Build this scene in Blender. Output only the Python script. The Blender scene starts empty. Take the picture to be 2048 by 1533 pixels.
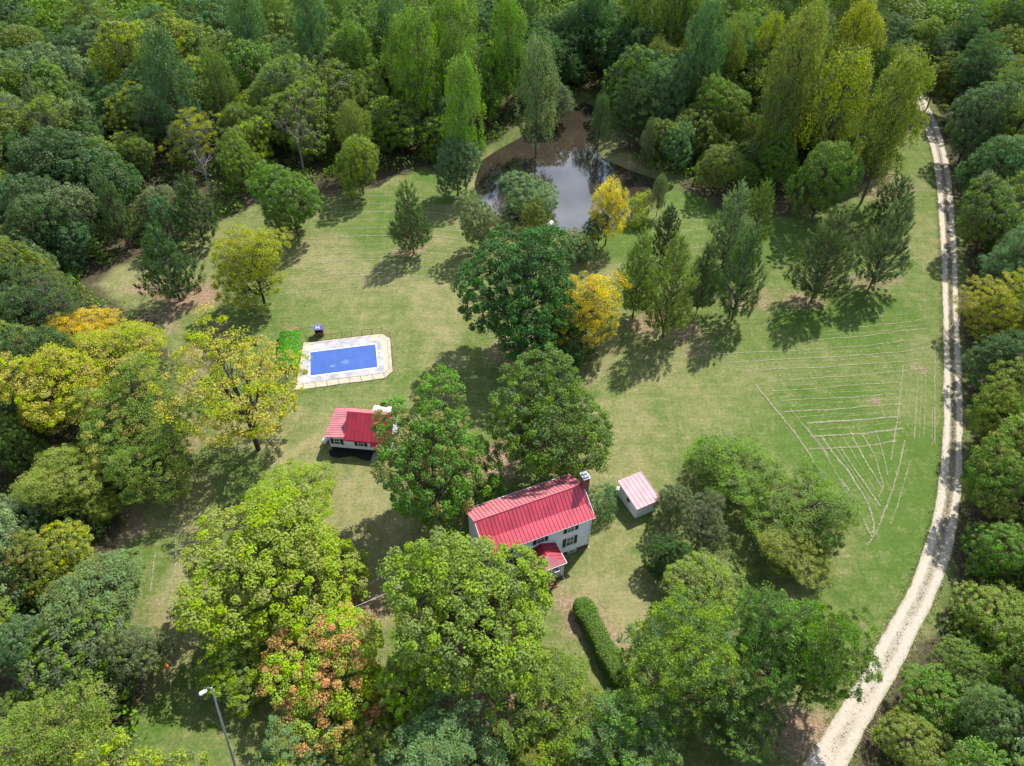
import bpy, math, random
import numpy as np
from mathutils import Vector, Matrix

# ------------------------------------------------------------------ camera, world, sun
S = bpy.context.scene
COL = S.collection
F, PITCH, CAMH = 1500.0, 44.0, 78.0
cp, sp = math.cos(math.radians(PITCH)), math.sin(math.radians(PITCH))
cam_d = bpy.data.cameras.new('camera'); cam = bpy.data.objects.new('camera', cam_d); COL.objects.link(cam)
cam.location = (0, 0, CAMH); cam.rotation_euler = (math.radians(90-PITCH), 0, 0)
cam_d.sensor_width = 36; cam_d.lens = F/2048*36; cam_d.clip_end = 6000; cam_d.clip_start = 0.5
S.camera = cam
SUN_AZ, SUN_EL = 36.0, 51.0
w = bpy.data.worlds.new('World'); S.world = w; w.use_nodes = True
nt = w.node_tree; nt.nodes.clear()
wo = nt.nodes.new('ShaderNodeOutputWorld'); bg = nt.nodes.new('ShaderNodeBackground')
sky = nt.nodes.new('ShaderNodeTexSky'); sky.sky_type = 'NISHITA'; sky.sun_disc = False
sky.sun_elevation = math.radians(SUN_EL); sky.sun_rotation = math.radians(SUN_AZ)
bg.inputs[1].default_value = 0.13
# scattered fair-weather clouds over the whole sky dome
tc = nt.nodes.new('ShaderNodeTexCoord'); sep = nt.nodes.new('ShaderNodeSeparateXYZ')
nt.links.new(tc.outputs['Generated'], sep.inputs[0])
mx = nt.nodes.new('ShaderNodeMath'); mx.operation = 'MAXIMUM'; mx.inputs[1].default_value = 0.08
nt.links.new(sep.outputs['Z'], mx.inputs[0])
dv = nt.nodes.new('ShaderNodeVectorMath'); dv.operation = 'DIVIDE'
cb = nt.nodes.new('ShaderNodeCombineXYZ')
for i in range(3): nt.links.new(mx.outputs[0], cb.inputs[i])
nt.links.new(tc.outputs['Generated'], dv.inputs[0]); nt.links.new(cb.outputs[0], dv.inputs[1])
cn = nt.nodes.new('ShaderNodeTexNoise'); cn.inputs['Scale'].default_value = 1.35; cn.inputs['Detail'].default_value = 6
cn.inputs['Roughness'].default_value = 0.55
nt.links.new(dv.outputs[0], cn.inputs['Vector'])
cr = nt.nodes.new('ShaderNodeValToRGB'); cr.color_ramp.elements[0].position = 0.50; cr.color_ramp.elements[1].position = 0.63
nt.links.new(cn.outputs[0], cr.inputs[0])
mixc = nt.nodes.new('ShaderNodeMix'); mixc.data_type = 'RGBA'
nt.links.new(cr.outputs[0], mixc.inputs['Factor']); nt.links.new(sky.outputs[0], mixc.inputs['A'])
mixc.inputs['B'].default_value = (10.5, 11.2, 12.4, 1)
nt.links.new(mixc.outputs['Result'], bg.inputs[0]); nt.links.new(bg.outputs[0], wo.inputs[0])
sl = bpy.data.lights.new('sun', 'SUN'); sl.energy = 5.0; sl.angle = math.radians(0.53); sl.color = (1.0, 0.96, 0.90)
so = bpy.data.objects.new('sun', sl); COL.objects.link(so)
a, e = math.radians(SUN_AZ), math.radians(SUN_EL)
sdir = Vector((math.sin(a)*math.cos(e), math.cos(a)*math.cos(e), math.sin(e)))
so.rotation_euler = sdir.to_track_quat('Z', 'Y').to_euler(); so.location = sdir*300
S.view_settings.view_transform = 'Standard'; S.view_settings.look = 'None'
S.view_settings.exposure = 0.58; S.view_settings.gamma = 1.0; S.view_settings.use_curve_mapping = False
S.render.engine = 'CYCLES'
S.cycles.max_bounces = 5; S.cycles.diffuse_bounces = 3; S.cycles.glossy_bounces = 3; S.cycles.transmission_bounces = 3

# ------------------------------------------------------------------ helpers
R_ = np.random.default_rng(7); random.seed(7)
def at(x, y, z=0.0):
    u = (x-1024)/F; v = (y-766.5)/F
    t = (CAMH-z)/(sp+v*cp)
    return np.array([u*t, (cp-v*sp)*t, z])
def px(X, Y, Z=0.0):
    Z = Z-CAMH; dep = Y*cp-Z*sp; dn = -Y*sp-Z*cp
    return 1024+F*X/dep, 766.5+F*dn/dep, dep
def tag(o, label=None, cat=None, group=None, kind=None):
    if label: o['label'] = label
    if cat: o['category'] = cat
    if group: o['group'] = group
    if kind: o['kind'] = kind
    return o
def empty(name, loc, rz=0):
    o = bpy.data.objects.new(name, None); COL.objects.link(o); o.location = loc; o.rotation_euler = (0, 0, rz)
    o.empty_display_size = 0.3
    return o
def np_mesh(name, V, Fc, mat, attrs=None, smooth=False):
    """V (n,3), Fc (m,k) one face size"""
    me = bpy.data.meshes.new(name); V = np.asarray(V, np.float32); Fc = np.asarray(Fc, np.int32)
    m, k = Fc.shape
    me.vertices.add(len(V)); me.vertices.foreach_set('co', V.ravel())
    me.loops.add(m*k); me.loops.foreach_set('vertex_index', Fc.ravel())
    me.polygons.add(m); me.polygons.foreach_set('loop_start', np.arange(m, dtype=np.int32)*k)
    me.polygons.foreach_set('loop_total', np.full(m, k, np.int32))
    if smooth: me.polygons.foreach_set('use_smooth', np.ones(m, bool))
    if attrs:
        for an, arr in attrs.items():
            at_ = me.attributes.new(an, 'FLOAT_COLOR', 'POINT')
            arr = np.asarray(arr, np.float32)
            if arr.shape[1] == 3: arr = np.hstack([arr, np.ones((len(arr), 1), np.float32)])
            at_.data.foreach_set('color', arr.ravel())
    me.update(calc_edges=True)
    if mat: me.materials.append(mat)
    return me
def link(name, me, parent=None, loc=None):
    o = bpy.data.objects.new(name, me); COL.objects.link(o)
    if parent: o.parent = parent
    if loc is not None: o.location = loc
    return o
class MB:
    """collects boxes, prisms and tubes into one mesh"""
    def __init__(s): s.v = []; s.f = []
    def add(s, vs, fs):
        b = len(s.v); s.v += [tuple(map(float, q)) for q in vs]; s.f += [tuple(b+i for i in q) for q in fs]; return s
    def box(s, x0, x1, y0, y1, z0, z1):
        return s.add([(x0,y0,z0),(x1,y0,z0),(x1,y1,z0),(x0,y1,z0),(x0,y0,z1),(x1,y0,z1),(x1,y1,z1),(x0,y1,z1)],
                     [(0,3,2,1),(4,5,6,7),(0,1,5,4),(1,2,6,5),(2,3,7,6),(3,0,4,7)])
    def prism(s, poly, d):
        """planar polygon (list of 3d points) extruded by vector d"""
        n = len(poly); P = [np.array(q, float) for q in poly]; d = np.array(d, float)
        return s.add(P+[q+d for q in P], [tuple(range(n))[::-1], tuple(range(n, 2*n))]+[(i, (i+1) % n, n+(i+1) % n, n+i) for i in range(n)])
    def tube(s, pts, rs, n=8, cap=True):
        b = len(s.v); P = [np.array(q, float) for q in pts]
        for i, q in enumerate(P):
            t = P[min(i+1, len(P)-1)]-P[max(i-1, 0)]; t = t/(np.linalg.norm(t)+1e-9)
            a_ = np.cross(t, [0, 0, 1]) if abs(t[2]) < .9 else np.cross(t, [1, 0, 0]); a_ /= np.linalg.norm(a_); b_ = np.cross(t, a_)
            r = rs[i] if hasattr(rs, '__len__') else rs
            for k in range(n):
                an = 2*math.pi*k/n; s.v.append(tuple(q+r*(math.cos(an)*a_+math.sin(an)*b_)))
        for i in range(len(P)-1):
            for k in range(n): s.f.append((b+i*n+k, b+i*n+(k+1) % n, b+(i+1)*n+(k+1) % n, b+(i+1)*n+k))
        if cap: s.f.append(tuple(b+k for k in range(n))[::-1]); s.f.append(tuple(b+(len(P)-1)*n+k for k in range(n)))
        return s
    def build(s, name, mat, parent=None, loc=None, bevel=0):
        me = bpy.data.meshes.new(name); me.from_pydata(s.v, [], s.f); me.materials.append(mat); me.update()
        o = link(name, me, parent, loc)
        if bevel:
            m = o.modifiers.new('bevel', 'BEVEL'); m.width = bevel; m.segments = 2; m.limit_method = 'ANGLE'
        return o

# ------------------------------------------------------------------ materials
def newmat(name):
    m = bpy.data.materials.new(name); m.use_nodes = True; n = m.node_tree; n.nodes.clear()
    out = n.nodes.new('ShaderNodeOutputMaterial'); return m, n, out
def N(n, typ, **kw):
    x = n.nodes.new(typ)
    for k, v in kw.items():
        if k in ('op',): x.operation = v
        elif k == 'dt': x.data_type = v
        else: setattr(x, k, v)
    return x
def val(x, i, v): x.inputs[i].default_value = v
def math_(n, op, a_, b_=None, clamp=False):
    x = N(n, 'ShaderNodeMath', op=op); x.use_clamp = clamp
    for i, q in enumerate((a_, b_)):
        if q is None: continue
        if isinstance(q, (int, float)): x.inputs[i].default_value = q
        else: n.links.new(q, x.inputs[i])
    return x.outputs[0]
def mix_(n, f, a_, b_, blend='MIX'):
    x = N(n, 'ShaderNodeMix', dt='RGBA'); x.blend_type = blend
    for nm, q in (('Factor', f), ('A', a_), ('B', b_)):
        if isinstance(q, (int, float)): x.inputs[nm].default_value = q
        elif isinstance(q, tuple): x.inputs[nm].default_value = (*q, 1) if len(q) == 3 else q
        else: n.links.new(q, x.inputs[nm])
    return x.outputs['Result']
def noise(n, scale, detail=3, rough=.55, vec=None, stretch=None):
    x = N(n, 'ShaderNodeTexNoise'); val(x, 'Scale', scale); val(x, 'Detail', detail); val(x, 'Roughness', rough)
    t = N(n, 'ShaderNodeTexCoord')
    v = vec or t.outputs['Object']
    if stretch:
        mp = N(n, 'ShaderNodeMapping'); mp.inputs['Scale'].default_value = stretch[:3]
        if len(stretch) > 3: mp.inputs['Rotation'].default_value = (0, 0, stretch[3])
        n.links.new(v, mp.inputs[0]); v = mp.outputs[0]
    n.links.new(v, x.inputs['Vector']); return x.outputs[0]
def ramp(n, f, p0, p1):
    x = N(n, 'ShaderNodeMapRange'); x.inputs['From Min'].default_value = p0; x.inputs['From Max'].default_value = p1
    n.links.new(f, x.inputs['Value']); return x.outputs['Result']
def simple(name, col, rough=.7, var=.12, scale=3.0, bump=0.0, metal=0, spec=.5, stretch=None, col2=None):
    m, n, out = newmat(name); b = N(n, 'ShaderNodeBsdfPrincipled')
    nz = noise(n, scale, 5, .6, stretch=stretch)
    c2 = col2 or tuple(c*(1-var*2) for c in col)
    c = mix_(n, ramp(n, nz, .35, .65), c2, tuple(min(1, c_*(1+var)) for c_ in col))
    n.links.new(c, b.inputs['Base Color']); val(b, 'Roughness', rough); val(b, 'Metallic', metal); val(b, 'Specular IOR Level', spec)
    if bump:
        bp = N(n, 'ShaderNodeBump'); val(bp, 'Strength', bump); val(bp, 'Distance', .02)
        n.links.new(noise(n, scale*6, 4), bp.inputs['Height']); n.links.new(bp.outputs[0], b.inputs['Normal'])
    n.links.new(b.outputs[0], out.inputs[0]); return m

def foliage():
    m, n, out = newmat('foliage')
    oi = N(n, 'ShaderNodeObjectInfo')
    acc = N(n, 'ShaderNodeAttribute', attribute_type='OBJECT', attribute_name='accent')
    amt = N(n, 'ShaderNodeAttribute', attribute_type='OBJECT', attribute_name='accent_amount')
    lv = N(n, 'ShaderNodeAttribute', attribute_type='GEOMETRY', attribute_name='lv')
    sx = N(n, 'ShaderNodeSeparateColor'); n.links.new(lv.outputs['Color'], sx.inputs[0])
    r, g, b3 = sx.outputs[0], sx.outputs[1], sx.outputs[2]
    # accent where clump random (mixed with a little leaf random) is below the amount
    k = math_(n, 'ADD', math_(n, 'MULTIPLY', g, .7), math_(n, 'MULTIPLY', r, .3))
    th = math_(n, 'SUBTRACT', amt.outputs['Fac'], k)
    f = math_(n, 'MULTIPLY', th, 5.0, True)
    base = mix_(n, f, oi.outputs['Color'], acc.outputs['Color'])
    hsv = N(n, 'ShaderNodeHueSaturation')
    n.links.new(base, hsv.inputs['Color'])
    n.links.new(math_(n, 'ADD', math_(n, 'MULTIPLY', b3, .05), .475), hsv.inputs['Hue'])
    n.links.new(math_(n, 'ADD', math_(n, 'MULTIPLY', g, .8), math_(n, 'ADD', math_(n, 'MULTIPLY', r, .8), 1.0)), hsv.inputs['Value'])
    n.links.new(math_(n, 'ADD', math_(n, 'MULTIPLY', g, .25), .85), hsv.inputs['Saturation'])
    pb = N(n, 'ShaderNodeBsdfPrincipled'); val(pb, 'Roughness', .6); val(pb, 'Specular IOR Level', .18)
    n.links.new(hsv.outputs[0], pb.inputs['Base Color'])
    tr = N(n, 'ShaderNodeBsdfTranslucent')
    tc_ = mix_(n, 1.0, hsv.outputs[0], (1.15, 1.1, .45), 'MULTIPLY'); n.links.new(tc_, tr.inputs[0])
    ms = N(n, 'ShaderNodeMixShader'); val(ms, 0, .34); n.links.new(pb.outputs[0], ms.inputs[1]); n.links.new(tr.outputs[0], ms.inputs[2])
    n.links.new(ms.outputs[0], out.inputs[0]); return m
def bark():
    m, n, out = newmat('bark'); oi = N(n, 'ShaderNodeObjectInfo'); b = N(n, 'ShaderNodeBsdfPrincipled')
    c = mix_(n, ramp(n, noise(n, 9, 4, stretch=(3, 3, .6)), .35, .7), (.45, .42, .4), (1.15, 1.1, 1.05))
    n.links.new(mix_(n, 1.0, oi.outputs['Color'], c, 'MULTIPLY'), b.inputs['Base Color']); val(b, 'Roughness', .9)
    n.links.new(b.outputs[0], out.inputs[0]); return m
M_LEAF, M_BARK = foliage(), bark()
M = dict(
    white=simple('white_paint', (.78,.79,.80), .55, .04, 1.5),
    siding=simple('white_siding', (.80,.83,.88), .6, .05, 1.2),
    black=simple('black_paint', (.015,.016,.02), .5, .1),
    redroof=simple('red_metal_roof', (.52,.055,.085), .38, .10, .7, spec=.6),
    darkred=simple('dark_red_metal_roof', (.34,.018,.04), .42, .12, .8, spec=.5),
    glareroof=simple('glare_paled_red_metal_roof', (.50,.17,.19), .5, .10, .9, spec=.45), shedroof=simple('glare_paled_tin_roof', (.60,.33,.36), .6, .10, .9, spec=.3),  # sun glare on the red roofs is put into these paler colours
    seam=simple('roof_seam', (.26,.025,.04), .5, .1),
    seamdk=simple('roof_seam_dull', (.40,.09,.11), .5, .1),
    seampk=simple('pink_roof_seam', (.46,.22,.25), .5, .1),
    brick=simple('brick_red', (.22,.085,.06), .85, .25, 4),
    mortar=simple('mortar', (.32,.27,.24), .9, .1, 5),
    stone=simple('chimney_cap_stone', (.55,.56,.58), .8, .1, 5),
    glass=simple('window_glass', (.05,.06,.075), .08, .1, spec=.9),
    concrete=simple('pool_deck_concrete', (.40,.385,.38), .8, .18, .55, .1, col2=(.25,.245,.27)),
    pavers=simple('tan_paving', (.50,.42,.31), .85, .10, 2.2, .1),
    fence=simple('black_fence', (.012,.02,.016), .5, .1),
    wood=simple('weathered_wood', (.30,.20,.13), .85, .25, 3, stretch=(1,1,5)),
    dwood=simple('dark_wood', (.05,.038,.03), .8, .2, 3),
    bwood=simple('brown_wood', (.22,.08,.05), .75, .2, 3),
    mulch=simple('black_mulch', (.012,.012,.016), .95, .3, 8, .6),
    galv=simple('galvanised_steel', (.42,.46,.50), .45, .08, 2, metal=.3),
    orange=simple('orange_plastic', (.85,.22,.04), .5, .05),
    blueroof=simple('blue_violet_roof', (.17,.16,.38), .5, .1, 2),
    straw=simple('mown_hay', (.45,.42,.27), .9, .2, 5),
    stoneg=simple('pale_gravel_stones', (.50,.45,.38), .9, .2, 6),
    strap=simple('cover_strap', (.038,.118,.38), .7, .05),
    grey=simple('grey_slab', (.30,.31,.34), .8, .1, 3),
)
def cover_mat():
    m, n, out = newmat('blue_pool_cover'); b = N(n, 'ShaderNodeBsdfPrincipled')
    t = N(n, 'ShaderNodeTexCoord')
    c = mix_(n, ramp(n, noise(n, .5, 3), .3, .7), (.022,.074,.29), (.030,.095,.35))
    # two dried puddle stains where water collects on the cover
    for (sx_, sy_, rx, ry) in ((-1.7,-1.15,.55,.35),(.35,-.55,.85,.6)):
        mp = N(n, 'ShaderNodeMapping'); mp.vector_type = 'TEXTURE'; mp.inputs['Location'].default_value = (sx_, sy_, 0); mp.inputs['Scale'].default_value = (rx, ry, 5)
        n.links.new(t.outputs['Object'], mp.inputs[0])
        ln = N(n, 'ShaderNodeVectorMath', op='LENGTH'); n.links.new(mp.outputs[0], ln.inputs[0])
        ff = math_(n, 'ADD', ln.outputs['Value'], math_(n, 'MULTIPLY', noise(n, 1.6, 4), 1.1))
        rr = ramp(n, ff, 1.5, .95); c = mix_(n, math_(n, 'MULTIPLY', rr, .38, True), c, (.24,.34,.58))
    n.links.new(c, b.inputs['Base Color']); val(b, 'Roughness', .65)
    n.links.new(b.outputs[0], out.inputs[0]); return m
M['cover'] = cover_mat()

# ------------------------------------------------------------------ ground, painted areas given where they lie
LAWN = [(150,575),(290,500),(390,452),(520,405),(650,382),(770,362),(850,322),(905,345),(960,352),(1010,440),(1150,470),(1290,410),
        (1315,372),(1400,392),(1500,425),(1600,432),(1700,385),(1775,330),(1815,260),(1838,190),(1868,190),(1900,300),(1932,450),(1940,620),(1948,760),
        (1950,900),(1945,1000),(1925,1120),(1880,1250),(1820,1370),(1740,1470),(1690,1600),(240,1600),(250,1400),(225,1250),(190,1130),(215,1010),
        (330,900),(345,800),(330,720),(290,660),(235,610)]
POND = [(962,362),(975,318),(1005,298),(1060,268),(1105,240),(1138,222),(1168,205),(1195,215),(1192,265),(1184,300),(1200,318),(1245,335),(1300,352),
        (1312,378),(1262,418),(1205,448),(1150,452),(1105,440),(1050,432),(1000,415),(972,392)]
def g2(pts): return np.array([at(x, y)[:2] for x, y in pts])
def inpoly(P, poly):
    x, y = P[:, 0], P[:, 1]; c = np.zeros(len(P), bool); j = len(poly)-1
    for i in range(len(poly)):
        xi, yi = poly[i]; xj, yj = poly[j]
        with np.errstate(divide='ignore', invalid='ignore'):
            k = ((yi > y) != (yj > y)) & (x < (xj-xi)*(y-yi)/(yj-yi+1e-12)+xi)
        c ^= k; j = i
    return c
def pdist(P, poly, closed=True):
    d = np.full(len(P), 1e9); n_ = len(poly)
    for i in range(n_ if closed else n_-1):
        a_ = poly[i]; b_ = poly[(i+1) % n_]; ab = b_-a_
        t = np.clip(((P-a_)@ab)/(ab@ab+1e-9), 0, 1); d = np.minimum(d, np.linalg.norm(P-(a_+t[:, None]*ab), axis=1))
    return d
LAWN_G, POND_G = g2(LAWN), g2(POND)
def sm(x): x = np.clip(x, 0, 1); return x*x*(3-2*x)
def vnoise(P, s, seed=0):
    """cheap smooth value noise in numpy"""
    r = np.random.default_rng(seed); T = r.random((64, 64)); q = P/s; i = np.floor(q).astype(int); f = q-i; f = f*f*(3-2*f)
    a_ = T[i[:, 0] % 64, i[:, 1] % 64]; b_ = T[(i[:, 0]+1) % 64, i[:, 1] % 64]; c_ = T[i[:, 0] % 64, (i[:, 1]+1) % 64]; d_ = T[(i[:, 0]+1) % 64, (i[:, 1]+1) % 64]
    return (a_*(1-f[:, 0])+b_*f[:, 0])*(1-f[:, 1])+(c_*(1-f[:, 0])+d_*f[:, 0])*f[:, 1]
def hgt(P):
    ins = inpoly(P, POND_G); d = pdist(P, POND_G)
    z = np.where(ins, -.9-1.2*sm(d/3), -.9*(1-sm((d-.3)/4.5)))
    inl = inpoly(P, LAWN_G); dl = pdist(P, LAWN_G)
    z = z+np.where(inl, 0, sm((dl-4)/25)*(vnoise(P, 30, 3)-.5)*2.0*(d > 12))
    return z
def grow(a0, a1, c0, c1, step):
    core = list(np.arange(c0, c1+step, step)); lo, hi = [], []; s = step; x = c0
    while x > a0: s *= 1.35; x -= s; lo.append(x)
    s = step; x = core[-1]
    while x < a1: s *= 1.35; x += s; hi.append(x)
    return np.array(lo[::-1]+core+hi)
gx = grow(-2500, 2500, -125, 125, .7); gy = grow(-2200, 3200, 8, 240, .7)
GX, GY = np.meshgrid(gx, gy); P = np.stack([GX.ravel(), GY.ravel()], 1)
near = (np.abs(P[:, 0]) < 260) & (P[:, 1] > -60) & (P[:, 1] < 400)
Z = np.zeros(len(P)); Z[near] = hgt(P[near])
pxx, pxy, _ = px(P[:, 0], np.maximum(P[:, 1], 5.0), 0)
forest = np.ones(len(P)); inl = np.zeros(len(P), bool); inl[near] = inpoly(P[near], LAWN_G)
dl = np.zeros(len(P)); dl[near] = pdist(P[near], LAWN_G)
nn = vnoise(P, 5, 1)*2-1+(vnoise(P, 1.7, 2)*2-1)*.5
forest = np.where(inl, 1-sm((dl+nn*2.0)/2.5), 1.0)
dry = vnoise(P, 22, 5)*.35+vnoise(P, 7, 6)*.25
bare = np.zeros(len(P))
def blob(x, y, rx, ry, amp, arr, jit=.35):
    """patch centred on the spot seen at x, y"""
    c = at(x, y)[:2]; ex = np.linalg.norm(at(x+rx, y)[:2]-c); ey = np.linalg.norm(at(x, y-ry)[:2]-c)
    d = np.sqrt(((P[:, 0]-c[0])/ex)**2+((P[:, 1]-c[1])/ey)**2)+nn*jit
    arr += amp*(1-sm((d-.55)/.6))
for b_ in [(700,1050,150,160,.65),(620,920,120,60,.5),(740,1200,120,90,.7),(340,1250,60,190,.6),(320,1000,120,60,.4),(1230,1150,90,130,.45),(1170,1190,80,40,.4),(560,860,120,60,.4),
           (660,500,80,45,.4),(700,570,160,50,.35),(900,620,80,70,.35),(880,700,50,60,.3),(1250,900,90,120,.3),(1350,800,120,80,.2),(1500,720,100,60,.2),(250,560,90,40,.4),
           (1130,900,100,140,.2),(1200,720,40,60,.4),(850,480,60,20,.3),(1840,470,50,90,.25),(1850,1290,90,70,.3),(1690,1100,60,60,.2),(1600,1200,60,40,.35),(960,330,60,40,.4),
           (920,430,90,25,.35),(1180,545,60,30,.4),(1250,1240,50,60,.6),(520,1020,60,60,.4),(760,360,60,20,.5),(1090,250,40,20,.5),(1230,320,50,18,.5),(1700,860,80,50,.12)]:
    blob(*b_, dry)
for b_ in [(340,580,110,30,.5),(395,600,60,25,.6),(300,660,60,60,.45),(390,730,45,90,.45),(350,870,60,60,.5),(1610,600,60,22,.55),(1490,600,80,26,.5),(1755,560,60,20,.5),
           (1330,650,70,35,.6),(1150,750,50,35,.4),(1000,920,60,50,.8),(900,960,80,70,.6),(720,1240,60,60,.5),(980,1420,140,60,.9),(1180,1240,60,70,.55),(1600,1460,80,60,.8),
           (1500,1450,60,60,.7),(820,500,45,14,.45),(690,680,30,14,.0),(585,660,22,7,.75),(570,430,70,16,.4),(1390,690,60,30,.3),(1135,1230,30,70,.4),(200,1070,70,80,.6),(130,930,110,120,.6),
           (1640,900,16,7,0),(1750,805,18,9,.6),(1840,738,26,12,.5),(1050,700,80,40,.5),(250,1350,80,170,.35),(1180,225,60,12,.4),(1255,330,60,10,.4),(690,1210,40,30,.3),(1760,370,90,40,.45),
           (1720,1240,8,24,.5),(1585,1000,60,60,.3),(1390,1250,60,60,.6),(1240,1290,30,60,.4)]:
    blob(*b_, bare)
dlush = np.zeros(len(P))
for b_ in [(1700,650,160,60,.6),(1750,900,160,130,.55),(1400,400,70,40,.7),(1560,470,110,60,.6),(1480,700,90,40,.4),(770,470,110,50,.35),(880,345,60,25,.7),(650,600,200,25,.3),(650,560,60,20,.4),
           (300,1440,60,80,.5),(1800,1120,90,90,.4),(1240,470,60,40,.5),(840,760,90,20,.35),(590,860,60,20,.4),(1210,1080,50,70,.25),(1340,860,60,80,.25)]:
    blob(*b_, dlush)
dry = np.clip(dry*1.0-dlush*.6, 0, 1)
dpd = np.full(len(P), 99.); dpd[near] = pdist(P[near], POND_G); forest = forest*np.where(dpd < 9, .25+.75*sm((dpd-4+nn*1.5)/5), 1)
idx = np.arange(len(P)).reshape(GX.shape)
Fq = np.stack([idx[:-1, :-1], idx[:-1, 1:], idx[1:, 1:], idx[1:, :-1]], -1).reshape(-1, 4)
def ground_mat():
    m, n, out = newmat('ground'); b = N(n, 'ShaderNodeBsdfPrincipled'); val(b, 'Roughness', .95); val(b, 'Specular IOR Level', .15)
    a_ = N(n, 'ShaderNodeAttribute', attribute_name='area'); s_ = N(n, 'ShaderNodeSeparateColor'); n.links.new(a_.outputs['Color'], s_.inputs[0])
    fine = noise(n, 2.2, 6, .72); mid = noise(n, .5, 5, .65); big = noise(n, .07, 4, .6); vf = noise(n, 7.0, 3, .7)
    streak = noise(n, 1.0, 4, .6, stretch=(.09, 1.6, 1, .18)); streak2 = noise(n, 1.0, 4, .6, stretch=(1.3, .08, 1, .1))
    g = mix_(n, ramp(n, mid, .25, .75), (.060,.108,.018), (.096,.150,.027))
    g = mix_(n, math_(n, 'MULTIPLY', ramp(n, big, .35, .65), .6), g, (.074,.138,.020))
    d = mix_(n, ramp(n, mid, .3, .7), (.180,.182,.070), (.262,.232,.110))
    def fac(x, amp, gain=1.0):
        q = math_(n, 'ADD', math_(n, 'MULTIPLY', math_(n, 'SUBTRACT', fine, .5), amp), math_(n, 'MULTIPLY', math_(n, 'SUBTRACT', mid, .5), amp*.8))
        q = math_(n, 'ADD', q, math_(n, 'MULTIPLY', math_(n, 'SUBTRACT', streak, .5), amp*.7)); q = math_(n, 'ADD', q, math_(n, 'MULTIPLY', math_(n, 'SUBTRACT', streak2, .5), amp*.5))
        return math_(n, 'MULTIPLY', math_(n, 'ADD', x, q), gain, True)
    c = mix_(n, fac(s_.outputs[0], .8, 1.15), g, d)
    soil = mix_(n, ramp(n, fine, .35, .65), (.19,.115,.075), (.34,.235,.165))
    c = mix_(n, fac(math_(n, 'SUBTRACT', s_.outputs[1], .08), .8, .9), c, soil)
    lit = mix_(n, ramp(n, fine, .35, .65), (.035,.035,.018), (.11,.085,.05))
    lit = mix_(n, math_(n, 'MULTIPLY', ramp(n, mid, .5, .7), .6), lit, (.04,.065,.018))
    c = mix_(n, math_(n, 'MULTIPLY', s_.outputs[2], 1.0, True), c, lit)
    v = math_(n, 'ADD', math_(n, 'MULTIPLY', ramp(n, vf, .3, .7), .62), .66)
    v = math_(n, 'MULTIPLY', v, math_(n, 'ADD', math_(n, 'MULTIPLY', ramp(n, fine, .3, .7), .4), .8))
    cc = N(n, 'ShaderNodeCombineColor')
    for i in range(3): n.links.new(v, cc.inputs[i])
    n.links.new(mix_(n, 1.0, c, cc.outputs[0], 'MULTIPLY'), b.inputs['Base Color'])
    bp = N(n, 'ShaderNodeBump'); val(bp, 'Strength', .6); val(bp, 'Distance', .12); n.links.new(noise(n, 3.5, 5, .7), bp.inputs['Height']); n.links.new(bp.outputs[0], b.inputs['Normal'])
    n.links.new(b.outputs[0], out.inputs[0]); return m
me = np_mesh('ground', np.column_stack([P, Z]), Fq, ground_mat(), {'area': np.column_stack([np.clip(dry, 0, 1), np.clip(bare*1.35, 0, 1), forest])}, True)
tag(link('ground', me), kind='structure', label='mown lawn with dry and bare patches running into woodland floor')

# pond water
def water_mat():
    m, n, out = newmat('pond_water'); b = N(n, 'ShaderNodeBsdfPrincipled')
    c = mix_(n, ramp(n, noise(n, .12, 4), .35, .65), (.034,.027,.019), (.048,.039,.028)); n.links.new(c, b.inputs['Base Color'])
    val(b, 'Roughness', .035); val(b, 'IOR', 1.8); val(b, 'Specular IOR Level', 1.0)
    bp = N(n, 'ShaderNodeBump'); val(bp, 'Strength', .05); val(bp, 'Distance', .03); n.links.new(noise(n, .9, 3), bp.inputs['Height']); n.links.new(bp.outputs[0], b.inputs['Normal'])
    n.links.new(b.outputs[0], out.inputs[0]); return m
pc = POND_G.mean(0); pg = POND_G+(POND_G-pc)/np.linalg.norm(POND_G-pc, axis=1)[:, None]*2.0
mb = MB(); mb.add([(x, y, -.75) for x, y in pg], [tuple(range(len(pg)))[::-1]])
o = mb.build('pond_water', water_mat()); tag(o, 'dark brown pond with sky and cloud mirrored in it', kind='structure')
o.data.update()
if o.data.polygons[0].normal.z < 0: o.data.flip_normals()

# gravel road: a ribbon with ragged edges, two pale tracks and a grassy crown between them
RC = [(1829,172,9,.1),(1842,205,12,.2),(1862,250,15,.3),(1878,300,14,.5),(1888,360,14.5,.6),(1893,430,15,.75),(1898,500,15.5,.85),(1901,600,15.5,.9),(1904,700,16.5,.9),(1907,800,18,.8),
      (1906,900,20,.8),(1901,980,22.5,.75),(1888,1060,26,.65),(1866,1140,29,.45),(1832,1215,31,.32),(1790,1290,33,.18),(1752,1360,35,.25),(1712,1430,38,.15),(1672,1495,41,.12),(1632,1560,44,.05),(1600,1610,47,.05)]
ctr = np.array([at(x, y)[:2] for x, y, _, _ in RC]); wid = []
for i, (x, y, hw, c) in enumerate(RC):
    t = ctr[min(i+1, len(RC)-1)]-ctr[max(i-1, 0)]; t /= np.linalg.norm(t)
    wid.append(abs(np.array([at(x+hw, y)[0]-at(x, y)[0]])[0]*abs(t[1])+0.0))
wid = np.array(wid)*1.02; crown = np.array([c for *_, c in RC])
seg = np.r_[0, np.cumsum(np.linalg.norm(np.diff(ctr, axis=0), axis=1))]; ss = np.arange(0, seg[-1], .3)
def spl(v):   # smooth resample
    q = np.interp(ss, seg, v); k = np.ones(41)/41; return np.convolve(np.pad(q, 20, 'edge'), k, 'valid')
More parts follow.
